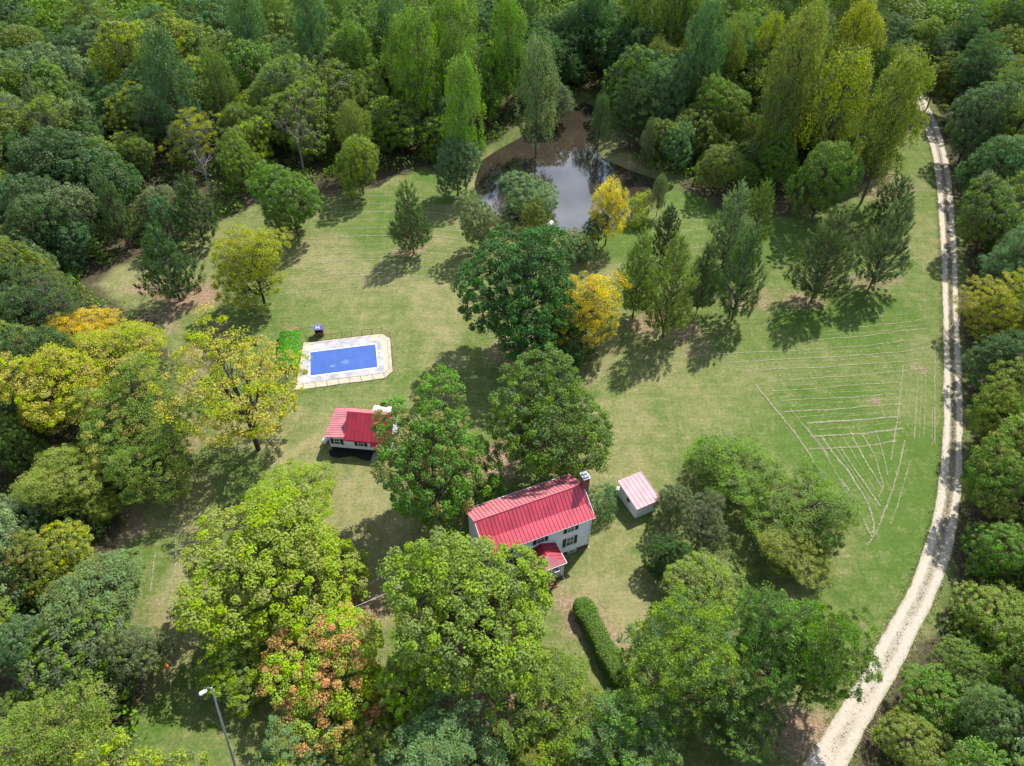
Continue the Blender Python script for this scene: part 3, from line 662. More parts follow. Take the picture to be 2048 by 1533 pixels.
MB().box(-2.83, -1.67, -.10, -.03, .46, .53).box(-2.83, -1.67, -.10, -.03, .03, .10).box(-2.83,-2.75,-.10,-.03,.10,.46).box(-1.75,-1.67,-.10,-.03,.10,.46).build('frame', M['white'], bw)
# chimney outside the right gable
ch = MB().box(.06, .95, HD/2-.75, HD/2+.75, -.2, 3.4).box(.08, .80, HD/2-.5, HD/2+.5, 3.4, 9.75).build('chimney', M['mortar'], house)
cb_ = MB()
for r_ in range(117):
    z = .02+r_*.083; x0, x1, y0, y1 = (.06,.95,HD/2-.75,HD/2+.75) if z < 3.32 else (.08,.80,HD/2-.5,HD/2+.5)
    o_ = .11 if r_ % 2 else 0
    x = x0+o_*.5
    while x < x1-.1: cb_.box(x, min(x+.22, x1), y0-.015, y0, z, z+.07); x += .235
    y = y0+o_
    while y < y1-.1: cb_.box(x1, x1+.015, y, min(y+.22, y1), z, z+.07); cb_.box(x0-.015, x0, y, min(y+.22, y1), z, z+.07) if z > 7 else None; y += .235
tag(cb_.build('brickwork', M['brick'], ch), kind='stuff')
MB().box(.0, .88, HD/2-.58, HD/2+.58, 9.75, 9.87).build('cap', M['stone'], ch)
fl = MB(); [fl.box(.16, .72, y-.17, y+.17, 9.87, 10.08) for y in (HD/2-.26, HD/2+.26)]; fl.build('flue', M['grey'], ch)
# front porch with a hipped roof
PX0, PX1, PY = -8.2, -4.85, -2.7
mb = MB().box(PX0, PX1, PY, -.05, -.2, .62).build('porch_base', M['brick'], house)
MB().box(PX0-.05, PX1+.05, PY-.06, -.07, .62, .70).build('porch_floor', M['grey'], house)
for x_, y_ in ((PX1-.09, PY+.09), (PX0+.09, PY+.09), (PX1-.09, -.2), (PX0+.09, -.2)): MB().box(x_-.08, x_+.08, y_-.08, y_+.08, .70, 3.2).build('porch_post', M['white'], house)
mb = MB().box(PX0, PX1, PY-.02, PY+.2, 3.2, 3.42).box(PX1-.2, PX1+.02, PY+.2, -.05, 3.2, 3.42).box(PX0-.02, PX0+.2, PY+.2, -.05, 3.2, 3.42); mb.build('porch_beam', M['white'], house)
rl = MB()
for z_ in (.82, 1.5): rl.box(PX0+.18, PX1-.18, PY+.06, PY+.12, z_, z_+.06); rl.box(PX1-.12, PX1-.06, PY+.18, -.28, z_, z_+.06)
for k in range(22): x_ = PX0+.3+k*.14; rl.box(x_, x_+.03, PY+.07, PY+.11, .88, 1.5)
for k in range(16): y_ = PY+.3+k*.14; rl.box(PX1-.11, PX1-.07, y_, y_+.03, .88, 1.5)
rl.build('porch_railing', M['white'], house)
xm = (PX0+PX1)/2; zr, ze = 4.35, 3.46; e1, e0, ef = PX1+.28, PX0-.28, PY-.32; hy = PY+1.0
pr_ = MB().add([(xm,-.03,zr),(xm,hy,zr),(e1,ef,ze),(e1,-.03,ze),(e0,ef,ze),(e0,-.03,ze)], [(0,3,2,1),(1,2,4),(0,1,4,5),(5,4,2,3)]).build('porch_roof', M['darkred'], house)
for t in np.linspace(.12, .95, 6):
    y_ = ef*t
    for sx in (1, -1):
        ex = e1 if sx > 0 else e0; tt = 1.0 if y_ > hy else max(0, (y_-ef)/(hy-ef)); top_ = (ex+(xm-ex)*tt, y_, ze+(zr-ze)*tt)
        MB().prism([(ex, y_-.02, ze+.01), (top_[0], y_-.02, top_[2]+.01), (top_[0], y_+.02, top_[2]+.01), (ex, y_+.02, ze+.01)], (0, 0, .04)).build('seam', M['seam'], pr_)
MB().add([(xm,hy-.01,zr+.012),(e1,ef-.02,ze+.012),(e0,ef-.02,ze+.012)], [(0,2,1)]).build('hip_panel', M['glareroof'], pr_)  # glare on the front hip coloured in as a paler panel
MB().box(e0, e1, ef-.06, ef, ze-.12, ze-.0).box(e1, e1+.06, ef, -.1, ze-.12, ze-.0).build('gutter', M['white'], pr_)
MB().tube([(PX1+.1, PY-.1, ze-.1), (PX1+.08, PY-.03, 3.1), (PX1+.08, PY-.03, .5), (PX1+.15, PY-.35, .06)], .04, 6).build('downspout', M['white'], house)
st = MB(); [st.box(xm-.7, xm+.7, PY-.3*(k+1), PY-.3*k-.01, -.1, .5-.18*k) for k in range(3)]; st.build('steps', M['brick'], house)
MB().box(xm-.45, xm+.45, -.05, -.02, .7, 2.8).build('front_door', M['darkred'], house)
# ------------------------------------------------------------------ shed
sh = empty('garden_shed', (15.53, 56.18, 0), math.radians(26.2))   # local x right, y back
tag(sh, 'small white shed with tin roof tinted pale pink for glare east of the farmhouse', 'shed')
SW, SD = 3.05, 4.0
MB().add([(0,0,-.1),(SW,0,-.1),(SW,SD,-.1),(0,SD,-.1),(0,0,2.25),(SW,0,2.25),(SW,SD,2.75),(0,SD,2.75)], [(0,1,5,4),(1,2,6,5),(2,3,7,6),(3,0,4,7),(4,5,6,7)]).build('wall', M['siding'], sh)
bt = MB(); [bt.box(x_, x_+.04, -.02, 0, 0, 2.25) for x_ in np.arange(.2, SW, .3)]; [bt.box(-.02, 0, y_, y_+.04, 0, 2.3+.12*y_) for y_ in np.arange(.2, SD, .3)]; bt.build('batten', M['siding'], sh)
roof_panels(sh, [(SD+.3, 2.83), (-.28, 2.29)], -.22, SW+.28, .58, M['shedroof'], M['seampk'])  # pale pink carries the sun glare on the shed's red tin
sw_ = MB().box(-.05, -.02, 1.5, 2.2, 1.25, 2.0).build('window', M['glass'], sh); MB().box(-.08,-.03,1.42,1.5,1.2,2.05).box(-.08,-.03,2.2,2.28,1.2,2.05).box(-.08,-.03,1.5,2.2,2.0,2.06).box(-.08,-.03,1.5,2.2,1.19,1.25).build('frame', M['white'], sw_)
t = empty('white_bin', at(1236, 985)); tag(t, 'small white bin standing at the rear corner of the pink-roofed shed', 'bin')
MB().box(-.3, .3, -.25, .25, 0, .75).build('body', M['white'], t); MB().box(-.33, .33, -.28, .28, .75, .82).build('lid', M['siding'], t)
# ------------------------------------------------------------------ cottage
co = empty('cottage', (-24.75, 67.75, 0), math.radians(-6.5))
tag(co, 'small white single-storey cottage with crimson metal roof beside the orange-tipped maple', 'cottage')
LW, CW, CD = 2.35, 8.4, 4.9
MB().box(0, CW, 0, CD, .5, 2.75).add([(LW,0,2.75),(LW,CD,2.75),(LW,CD/2+.2,4.85),(CW,0,2.75),(CW,CD,2.75),(CW,CD/2+.2,4.85)], [(0,2,1),(3,4,5),(0,3,5,2),(1,2,5,4)]).add([(0,0,2.75),(LW,0,2.75),(LW,0,3.05),(0,CD,2.75),(LW,CD,2.75),(LW,CD,3.05)], [(0,1,2),(3,5,4),(0,2,5,3)]).build('wall', M['siding'], co)
MB().box(.05, CW-.05, .05, CD-.05, -.2, .5).build('plinth', M['black'], co)
lp = MB(); z = .55
while z < 2.7: lp.add([(0,-.03,z),(CW,-.03,z),(CW,-.005,z+.2),(0,-.005,z+.2)], [(0,1,2,3)]); z += .21
tag(lp.build('clapboard', M['siding'], co), kind='stuff')
roof_panels(co, [(CD/2+.2, 4.98), (-.5, 2.72)], LW-.15, CW+.3, .58, M['darkred'], M['seamdk']); roof_panels(co, [(CD/2+.2, 4.98), (CD+.35, 2.85)], LW-.15, CW+.3, .58, M['glareroof'], M['seamdk'])  # rear slope gets the paler red with glare in its colour
MB().box(LW-.15, CW+.3, -.56, -.42, 2.56, 2.66).build('eave_board', M['darkred'], co)
roof_panels(co, [(LW-.02, 3.16), (-.45, 2.80)], -.35, CD+.2, .42, M['glareroof'], M['seampk'], swap=True)  # lean-to roof coloured pale for the gloss it catches
window(co, 1.05, 1.75, .72, 1.05); window(co, 4.35, 1.75, .72, 1.05)
aw = MB().prism([(5.85,-.03,2.55),(7.2,-.03,2.55),(7.2,-.95,2.1),(5.85,-.95,2.1)], (0,0,.05)).build('door_awning', M['redroof'], co)
MB().box(6.1, 6.95, -.05, -.01, .5, 2.35).build('door', M['glass'], co)
dp = MB(); [dp.box(x_, x_+.3, -.07, -.05, .65, .95) for x_ in (6.17, 6.58)]; dp.build('door_panel', M['black'], co)
MB().box(5.9, 7.3, -1.6, -.06, -.1, .14).build('doorstep', M['grey'], co)
ex = MB().box(4.9, 7.2, CD+.0, CD+1.0, 0, 2.75).build('rear_annex', M['siding'], co); MB().box(4.8, 7.35, CD-.05, CD+1.25, 2.75, 2.87).build('annex_roof', M['white'], co)
t = MB(); pts = []
for a_ in np.linspace(0, 1, 24): pts.append((.0+a_*5.9, -1.25-.25*math.sin(a_*9), .05))
t.prism([(.0,-.03,.03)]+[(-.25,-.5,.03)]+[(p_[0]+.1, p_[1], .03) for p_ in pts]+[(5.9,-.03,.03)], (0,0,.04))
o = t.build('mulch_bed', M['mulch'], None, (-24.75, 67.75, 0)); o.rotation_euler = (0, 0, math.radians(-6.5)); tag(o, kind='structure')
t = empty('storage_tank', (-25.7, 68.9, 0), 1.3); tag(t, 'short white tank standing against the left end of the cottage', 'tank')
MB().tube([(-.55,0,.62),(-.5,0,.62),(.5,0,.62),(.55,0,.62)], [.16,.36,.36,.16], 12).build('body', M['white'], t); MB().box(-.35,-.25,-.2,.2,0,.3).box(.25,.35,-.2,.2,0,.3).build('leg', M['grey'], t)

# ------------------------------------------------------------------ swimming pool
PC = np.mean([at(*q) for q in [(621.5,705),(751.6,690.3),(754.6,735),(620.3,753.8)]], 0); PA = math.radians(11.0)
def zp(x, y, z=0): return at(590+x/9.752, 640+y/9.752, z)
def poly_slab(name, pts, z0, z1, mat, parent):
    return MB().prism([(p_[0]-parent.location.x, p_[1]-parent.location.y, z0) for p_ in pts][::-1], (0, 0, z1-z0)).build(name, mat, parent)
pool = empty('swimming_pool', (PC[0], PC[1], 0)); tag(pool, 'rectangular swimming pool under a blue safety cover inside a black fence', 'swimming pool')
OUT = [zp(170,448), zp(420,430), zp(1690,278), zp(1868,365), zp(1912,1005), zp(1745,1150), zp(10,1375), zp(90,900)]
INN = [zp(172,580), zp(330,568), zp(430,445), zp(1460,322), zp(1490,420), zp(1700,398), zp(1742,1035), zp(110,1245)]
poly_slab('tan_paving', OUT, -.1, .06, M['pavers'], pool); poly_slab('deck', INN, .0, .078, M['concrete'], pool)
# joints of the paving (recessed look from thin dark strips)
jt = MB(); o3 = np.array([(p_[0]-PC[0], p_[1]-PC[1]) for p_ in OUT])
ux, uy = math.cos(PA), math.sin(PA)
for k in range(-8, 9):
    for a_, b_ in ((-4.35, -5.35),):
        c = np.array([k*1.05*ux, k*1.05*uy]); p0 = c+np.array([-uy, ux])*a_; p1 = c+np.array([-uy, ux])*b_
        if inpoly(np.array([p0*1.0+PC[:2]]), np.array([p_[:2] for p_ in OUT]))[0]: jt.tube([(*p0, .062), (*p1, .062)], .012, 4)
if jt.v: jt.build('paving_joint', M['grey'], pool)
CWd, CHt = 10.1, 5.42
cv = MB().box(-CWd/2, CWd/2, -CHt/2, CHt/2, .079, .105).build('cover', M['cover'], pool); cv.rotation_euler = (0, 0, PA)
st = MB()
for k in range(1, 8): x_ = -CWd/2+k*CWd/8; st.box(x_-.03, x_+.03, -CHt/2, CHt/2, .106, .112)
for k in range(1, 5): y_ = -CHt/2+k*CHt/5; st.box(-CWd/2, CWd/2, y_-.02, y_+.02, .1065, .110)
st.build('strap_grid', M['strap'], cv)
an = []
for k in range(0, 9): x_ = -CWd/2+k*CWd/8; an += [((x_, CHt/2), (x_, CHt/2+.42)), ((x_, -CHt/2), (x_, -CHt/2-.42))]
for k in range(0, 6): y_ = -CHt/2+k*CHt/5; an += [((CWd/2, y_), (CWd/2+.5, y_)), ((-CWd/2, y_), (-CWd/2-.5, y_))]
for a_, b_ in an: MB().tube([(*a_, .11), (*b_, .095)], .028, 5).build('anchor_strap', M['black'], cv)
cp_ = MB(); w_ = .22; H_ = (CWd/2+w_, CHt/2+w_)
cp_.box(-H_[0], H_[0], CHt/2, H_[1], .0785, .098).box(-H_[0], H_[0], -H_[1], -CHt/2, .0785, .098).box(-H_[0], -CWd/2, -CHt/2, CHt/2, .0785, .098).box(CWd/2, H_[0], -CHt/2, CHt/2, .0785, .098)
o = cp_.build('coping', M['white'], pool); o.rotation_euler = (0, 0, PA)
# fence round the pool
fe = empty('pool_fence', (PC[0], PC[1], 0)); tag(fe, 'low black metal fence with thin posts round the blue pool', 'fence')
FH = 1.15
def fl_(p_): return np.array([p_[0]-PC[0], p_[1]-PC[1], 0])
back = [fl_(zp(x, y)) for x, y in ((240,448),(415,432),(520,410),(725,385),(920,357),(1115,333),(1310,308),(1505,292),(1700,276))]
right = [fl_(zp(x, y)) for x, y in ((1868,372),(1880,530),(1890,690),(1902,850),(1915,1008))]
front = [fl_(zp(x, y)) for x, y in ((1748,1148),(1527,1175),(1300,1212),(1080,1232),(860,1258),(635,1298),(410,1330),(185,1358),(10,1378),(-160,1400))]
left_ = [fl_(zp(x, y)) for x, y in ((-150,1200),(-120,1000))]
run = back+right+front+left_
for i, p_ in enumerate(run):
    MB().tube([p_, p_+[0, 0, FH+.05]], .035, 6).build('post', M['fence'], fe)
    if i+1 < len(run):
        q = run[i+1]; mb = MB(); mb.tube([p_+[0, 0, FH], q+[0, 0, FH]], .022, 5).tube([p_+[0, 0, .08], q+[0, 0, .08]], .018, 5); rr_ = mb.build('rail', M['fence'], fe)
        nb = max(3, int(np.linalg.norm(q-p_)/.16)); mb = MB()
        for k in range(1, nb): c = p_+(q-p_)*k/nb; mb.tube([c+[0, 0, .08], c+[0, 0, FH]], .006, 3, False)
        tag(mb.build('infill', M['fence'], rr_), kind='stuff')
# playhouse with an H painted on its roof
ph = empty('playhouse', at(640, 670), math.radians(8)); tag(ph, 'tiny brown playhouse with violet-blue roof marked with a white H behind the pool', 'playhouse')
mb = MB(); mb.box(-.65,-.57,-.5,.5,0,1.5).box(.57,.65,-.5,.5,0,1.5).box(-.57,.57,.43,.5,0,1.5); mb.build('wall', M['bwood'], ph)
MB().box(-.57,.57,-.48,.42,.0,.12).build('floor', M['bwood'], ph); MB().box(-.35,.4,-.3,.1,.12,.55).build('bench', M['wood'], ph)
MB().box(-.57,-.2,-.5,-.44,0,.75).box(.25,.57,-.5,-.44,0,.75).build('front_panel', M['bwood'], ph)
rf = MB().prism([(-.78,-.68,1.5),(.78,-.68,1.5),(.78,.0,1.95),(-.78,.0,1.95)], (0,0,.05)).prism([(-.78,0,1.95),(.78,0,1.95),(.78,.68,1.5),(-.78,.68,1.5)], (0,0,.05)).build('roof', M['blueroof'], ph)
def onroof(x0, x1, y0, y1):
    zf = lambda y: 1.55+.45*(y+.68)/.68+.012
    return [(x0,y0,zf(y0)),(x1,y0,zf(y0)),(x1,y1,zf(y1)),(x0,y1,zf(y1))]
MB().prism(onroof(-.36,-.25,-.56,-.10), (0,0,.02)).prism(onroof(.12,.23,-.56,-.10), (0,0,.02)).prism(onroof(-.25,.12,-.38,-.28), (0,0,.02)).build('letter_h', M['white'], rf)
# dark bench left of the pool
bn = empty('garden_bench', at(503, 690), math.radians(14)); tag(bn, 'dark low wooden bench on the lawn behind the spreading yellow tree', 'bench')
for k in range(4): MB().box(-1.1, 1.1, -.3+k*.16, -.17+k*.16, .42, .47).build('seat_slat', M['dwood'], bn)
for k in range(4): MB().box(-1.1, 1.1, .36, .40, .5+k*.13, .6+k*.13).build('back_slat', M['dwood'], bn)
for x_ in (-.95, .95):
    for y_ in (-.25, .33): MB().box(x_-.05, x_+.05, y_-.05, y_+.05, 0, .42 if y_ < 0 else 1.0).build('leg', M['dwood'], bn)
# slatted pens of stakes
for nm_, c, n_, rad, h_, lab in (('stake_pen', at(386, 584), 16, 1.25, 1.0, 'larger curved row of upright tan stakes under the cedar'), ('stake_pen', at(372, 572), 7, .6, .9, 'smaller cluster of upright tan stakes left of the curved row')):
    t = empty(nm_, c, .3); tag(t, lab, 'wooden pen', 'wooden stake pens by the cedar')
    for k in range(n_):
        a_ = math.pi*(.75-1.25*k/n_); x_, y_ = rad*math.cos(a_)*1.15, rad*math.sin(a_)*.55
        hh = h_*random.uniform(.85, 1.15); MB().box(x_-.06, x_+.06, y_-.04, y_+.04, -.05, hh).build('stake', M['wood'], t)
    mb = MB(); mb.tube([(rad*math.cos(math.pi*(.75-1.25*k/n_))*1.15, rad*math.sin(math.pi*(.75-1.25*k/n_))*.55+.06, h_*.6) for k in range(n_)], .04, 5); mb.build('rail', M['wood'], t)
# rowing boat turned over on the bank
bo = empty('rowing_boat', (*at(1101, 441)[:2], hz(*at(1101, 441)[:2])+.02), 1.2); tag(bo, 'small white upturned boat on the near bank of the pond', 'boat')
rows = []
for u in np.linspace(-1, 1, 9):
    hw = .55*(1-abs(u)**2.6)+.03; hh = .42*(1-abs(u)**3)+.04; rows.append([(u*1.35, hw*math.cos(a_), hh*math.sin(a_)) for a_ in np.linspace(0, math.pi, 9)])
mb = MB(); mb.add([p_ for r_ in rows for p_ in r_], [(i*9+j, i*9+j+1, (i+1)*9+j+1, (i+1)*9+j) for i in range(8) for j in range(8)]); mb.build('hull', M['white'], bo)
MB().tube([(-1.2,0,.16),(-.9,0,.38),(0,0,.47),(.9,0,.38),(1.2,0,.16)], .03, 5).build('keel', M['siding'], bo)
# orange marker
mk_ = empty('marker_cone', at(332, 1334)); tag(mk_, 'small orange marker cone on the grass lane at the left', 'marker')
MB().tube([(0,0,.03),(0,0,.2),(0,0,.45)], [.18,.11,.03], 10).build('cone', M['orange'], mk_); MB().box(-.24,.24,-.24,.24,0,.035).build('base', M['orange'], mk_)
# small bare patches with pale stones, table under the tree
tb = empty('picnic_table', at(672, 1222), .5); tag(tb, 'pale-topped table half under the yellow-green tree', 'table')
for k in range(5): MB().box(-.9, .9, -.45+k*.18, -.29+k*.18, .72, .76).build('top_plank', M['stone'], tb)
for s_ in (-1, 1):
    MB().box(-.9, .9, s_*.75-.13, s_*.75+.13, .42, .46).build('bench_plank', M['stone'], tb)
    MB().prism([(s_*.6-.04,-.75,0),(s_*.6-.04,-.65,0),(s_*.6-.04,-.2,.72),(s_*.6-.04,-.3,.72)], (.08,0,0)).prism([(s_*.6-.04,.65,0),(s_*.6-.04,.75,0),(s_*.6-.04,.3,.72),(s_*.6-.04,.2,.72)], (.08,0,0)).build('leg', M['grey'], tb)
# yard light on a tall pole
b0 = at(474, 1546); tp = at(423, 1376, 15.5)
lp_ = empty('street_lamp', (b0[0], b0[1], 0)); tag(lp_, 'tall thin grey yard light pole at the bottom left of the lawn', 'street lamp')
dx = tp-np.array([b0[0], b0[1], 0]); MB().tube([(0,0,-.2), dx*.5, dx], [.13,.10,.07], 10).build('pole', M['galv'], lp_)
hd = at(410, 1385, 15.3)-np.array([b0[0], b0[1], 0])
am = MB().tube([dx+[0,0,-.15], dx+(hd-dx)*.35+[0,0,.35], dx+(hd-dx)*.75+[0,0,.3], hd+[0,0,.1]], .035, 6).build('arm', M['galv'], lp_)
MB().tube([hd+[.18,.1,.12], hd+[0,0,.14], hd+[-.3,-.16,.06], hd+[-.42,-.22,.0]], [.06,.17,.19,.08], 10).build('lamp_head', M['white'], lp_)
# service cable to the house
A_ = np.array([9.3, 52.1])+np.array(rot2((-HL, 1.5), HA)); B_ = at(600, 1262, 5)[:2]
pts = [(A_[0]+(B_[0]-A_[0])*t, A_[1]+(B_[1]-A_[1])*t, 5.6-.4*t-2.2*(t-t*t)) for t in np.linspace(0, 1, 20)]
o = MB().tube(pts, .022, 4).build('service_cable', M['siding'], None); tag(o, 'thin pale overhead cable running from the farmhouse to a post', 'cable')
pp = empty('cable_post', (B_[0], B_[1], 0)); tag(pp, 'wooden cable post hidden within the yellow-green tree', 'post'); MB().tube([(0,0,-.2),(0,0,5.4)], [.13,.1], 8).build('shaft', M['wood'], pp); MB().box(-.4,.4,-.05,.05,5.0,5.1).build('crossarm', M['wood'], pp)

# ------------------------------------------------------------------ clipped hedges
def hedge(name, label, pts, wd, h_, col, acc, amt, nleaf, ls=.16, box=False):
    P_ = np.array(pts); sg = np.r_[0, np.cumsum(np.linalg.norm(np.diff(P_, axis=0), axis=1))]; T = sg[-1]
    C = []; Nn = []; u = R_.random(nleaf)*(T+wd*.8)-wd*.4 if not box else R_.random(nleaf)*T
    uc = np.clip(u, 0, T); x = np.interp(uc, sg, P_[:, 0]); y = np.interp(uc, sg, P_[:, 1])
    i = np.clip(np.searchsorted(sg, uc)-1, 0, len(P_)-2); d = (P_[i+1]-P_[i]); d /= np.linalg.norm(d, axis=1)[:, None]; nr = np.column_stack([-d[:, 1], d[:, 0]])
    th = R_.random(nleaf)*math.pi; ex = .45 if box else .5
    lump = 1+.07*np.sin(uc*1.1+1)+.05*np.sin(uc*2.3)+.05*np.sin(th*5+uc*1.7)
    hw = wd/2*(lump if not box else 1+.05*(lump-1)); sh_ = np.cos(th); cx_ = np.sign(sh_)*np.abs(sh_)**ex; cz = np.abs(np.sin(th))**ex
    if box:
        q_ = R_.random(nleaf); cx_ = np.where(q_ < .6, R_.uniform(-1, 1, nleaf), np.sign(R_.random(nleaf)-.5)); cz = np.where(q_ < .6, 1, R_.random(nleaf))
    if not box:
        q_ = R_.random(nleaf) < .55; cu = R_.uniform(-.92, .92, nleaf); cx_ = np.where(q_, cu, cx_); cz = np.where(q_, (1-np.abs(cu)**4)**.25, cz)
    over = u-uc; wf = np.sqrt(np.clip(1-(over/(wd*.5))**2, .05, 1))
    rr_ = 1-R_.random(nleaf)**2*.16-.16*vnoise(np.column_stack([uc+60, th*1.3+cx_*1.5+60]), .42, 21)
    C = np.column_stack([x+nr[:, 0]*cx_*hw*wf*rr_+d[:, 0]*over, y+nr[:, 1]*cx_*hw*wf*rr_+d[:, 1]*over, cz*h_*rr_*(.93+.07*lump)*(.6+.4*wf)])
    Nn = np.column_stack([nr[:, 0]*cx_, nr[:, 1]*cx_, cz+.2])+R_.normal(size=(nleaf, 3))*.55
    V_, F_ = leaf_quads(C, Nn, ls*R_.uniform(.6, 1.4, nleaf), .7)
    cell = np.clip(vnoise(C[:, :2]*1.0+C[:, 2:3]*.7, .6 if box else .35, 12)*.7+R_.random(nleaf)*.4-.05, 0, 1)
    lv = np.column_stack([R_.random(nleaf), cell, R_.random(nleaf)]); c0 = P_.mean(0)
    V_ = V_-[c0[0], c0[1], 0]; root = empty(name, (c0[0], c0[1], 0)); tag(root, label, 'hedge')
    o = link('leaves', np_mesh('hedge_leaves', V_, F_, M_LEAF, {'lv': np.repeat(lv, 4, axis=0)}), root); o.color = (*CL[col], 1); o['accent'] = list(CL[acc]); o['accent_amount'] = amt
    k = MB(); q = P_-c0
    for a_, b_ in zip(q[:-1], q[1:]):
        d_ = (b_-a_)/np.linalg.norm(b_-a_); n_ = np.array([-d_[1], d_[0]])*wd*.3; k.prism([(*(a_+n_), .0), (*(a_-n_), .0), (*(b_-n_), .0), (*(b_+n_), .0)], (0, 0, h_*.6))
    k.build('stems', M['dwood'], root)
hp = [at(x, y, 1.3)[:2] for x, y in ((1168,1212),(1186,1246),(1204,1280),(1222,1316),(1242,1354))]
hedge('clipped_hedge', 'long rounded clipped boxwood hedge running away from the porch', hp, 2.5, 1.85, 'mid', 'gold', .22, 34000, .15)
hb = [at(582, 672)[:2], at(578, 742)[:2]]
hedge('ivy_hedge', 'square-cut bright green hedge along the left end of the pool', hb, 3.3, 1.15, 'bright', 'fresh', .4, 26000, .2, True)

# ------------------------------------------------------------------ trees of the lawn, one by one
T_ = treep
T_('maple', 1040, 592, 235, 240, 'deep', 'broad dense dark green maple in the middle of the lawn above the others', acc='mid', amt=.3, proto=0, rz=.3)
T_('walnut', 1170, 600, 160, 210, 'yel', 'airy pale yellow tree leaning out from the right side of the dark maple', acc='ygr', amt=.45)
T_('maple', 1130, 690, 115, 100, 'dark', 'small dark green maple tucked below the right side of the central maple', proto=1)
T_('maple', 870, 912, 238, 292, 'mid', 'large round maple with orange-tipped leaves hiding the cottage end', acc='tip', amt=.30, proto=2, rz=1.0)
T_('maple', 1100, 845, 228, 240, 'mid', 'dense green maple directly behind the farmhouse roof', acc='mid', amt=.6, proto=3)
T_('maple', 955, 1216, 325, 322, 'fresh', 'biggest green tree in front of the farmhouse covering its left half', acc='pink', amt=.04, proto=0, rz=2.4)
T_('maple', 545, 1155, 325, 290, 'lime', 'bright yellow-green walnut spreading over the lower left lawn', acc='ygr', amt=.55, proto=0)
T_('maple', 470, 1345, 140, 125, 'lime', 'yellow-green lower walnut above the yard light head', acc='mid', amt=.4, proto=1)
T_('walnut', 585, 985, 185, 130, 'lime', 'lighter yellow-green tree just above the bright walnut', acc='ygr', amt=.3, proto=2)
T_('maple', 648, 1352, 258, 198, 'lime', 'maple turning orange below the bright walnut', acc='pink', amt=.45, proto=1)
T_('oak', 815, 1375, 110, 120, 'lime', 'small yellow-green tree with one orange tuft right of the orange maple', acc='gold', amt=.2)
T_('walnut', 503, 520, 158, 155, 'ygr', 'open yellow-green tree on the upper left lawn beside the cedar', acc='yel', amt=.3, bk='dark')
T_('cedar', 330, 522, 105, 135, 'deep', 'dark green cedar with reddish shade below beside the stake pens', acc='mid', amt=.4)
T_('walnut', 476, 782, 262, 250, 'ygr', 'wide spreading yellow walnut with dark forked limbs left of the pool', acc='yel', amt=.7, bk='dark', proto=3)
T_('maple', 578, 396, 128, 140, 'mid', 'round bright green maple at the top left corner of the lawn', acc='fresh', amt=.5)
T_('oak', 718, 320, 88, 140, 'lime', 'upright pale green tree at the wood edge above the mown rows', acc='fresh', amt=.5)
T_('cedar', 820, 432, 80, 122, 'cedar', 'solitary dark cedar with bare red trunk on the mown lawn', bk='red', proto=0)
T_('oak', 960, 442, 86, 112, 'sage', 'thin grey-green tree between the lone cedar and the pond', acc='grey', amt=.3)
T_('cedar', 1070, 448, 82, 100, 'olive', 'shaggy cedar between the pond bank and the dark maple', proto=1)
T_('oak', 1065, 374, 118, 92, 'sage', 'rounded grey-green willow standing in front of the pond water', acc='fresh', amt=.3, name='willow_tree')
T_('poplar', 1218, 415, 74, 100, 'ylw', 'golden yellow poplar with tall bare trunk at the pond edge', acc='ygr', amt=.3, proto=0)
T_('oak', 1190, 452, 48, 70, 'dark', 'small dark thin tree left of the golden poplar', acc='blue', amt=.4)
T_('oak', 1160, 492, 64, 60, 'sage', 'low grey-green thicket tree below the pond bank', acc='yel', amt=.3)
T_('shrub', 1276, 418, 52, 58, 'ygr', 'yellow-green bush on the right end of the pond bank')
T_('poplar', 1320, 384, 30, 62, 'sage', 'slim pale grey-green sapling at the right tip of the pond')
T_('cedar', 1335, 462, 70, 96, 'deep', 'dark cedar at the upper end of the cedar row')
T_('cedar', 1278, 545, 88, 145, 'olive', 'leftmost yellow-lit cedar of the row below the pond', acc='lime', amt=.25)
T_('cedar', 1345, 568, 108, 175, 'olive', 'tall yellow-green cedar with leaning trunk in the middle row', acc='lime', amt=.3)
T_('cedar', 1408, 555, 70, 120, 'cedar', 'cedar squeezed between the yellow-green one and the tall grey pair')
T_('cedar', 1464, 448, 92, 140, 'sage', 'grey-green cedar at the back of the tall pair')
T_('cedar', 1520, 425, 64, 115, 'mid', 'bright green ragged cedar right behind the grey pair')
T_('cedar', 1490, 540, 98, 165, 'cedar', 'tall grey-green cedar in front of the pair', acc='sage', amt=.4)
T_('cedar', 1655, 508, 112, 158, 'cedar', 'dark leaning cedar with its shadow below at the right lawn', acc='sage', amt=.3)
T_('cedar', 1778, 480, 104, 155, 'grey', 'brown-tinged cedar nearest the gravel drive', acc='cedar', amt=.5)
T_('cedar', 1790, 405, 88, 90, 'dark', 'dark green cedar just behind the brown-tinged one')
T_('oak', 1650, 352, 122, 165, 'mid', 'green tree with sunlit yellow crown at the right wood edge', acc='lime', amt=.45)
T_('walnut', 1470, 928, 180, 120, 'mid', 'uppermost green tree of the thicket right of the shed', acc='olive', amt=.4)
T_('walnut', 1598, 1008, 205, 130, 'mid', 'green tree with grey dead twigs on the right of the thicket', acc='fresh', amt=.4)
T_('walnut', 1588, 1100, 150, 135, 'olive', 'dark olive tree at the lower right of the thicket', acc='ygr', amt=.4)
T_('oak', 1350, 1000, 66, 75, 'grey', 'small grey-green tree touching the shed corner', acc='sage', amt=.5)
T_('oak', 1405, 1045, 92, 110, 'grey', 'sparse grey-green tree between the shed and the thicket', acc='olive', amt=.4)
T_('maple', 1333, 1112, 88, 88, 'deep', 'small round glossy dark green magnolia below the shed', acc='dark', amt=.4, name='magnolia_tree')
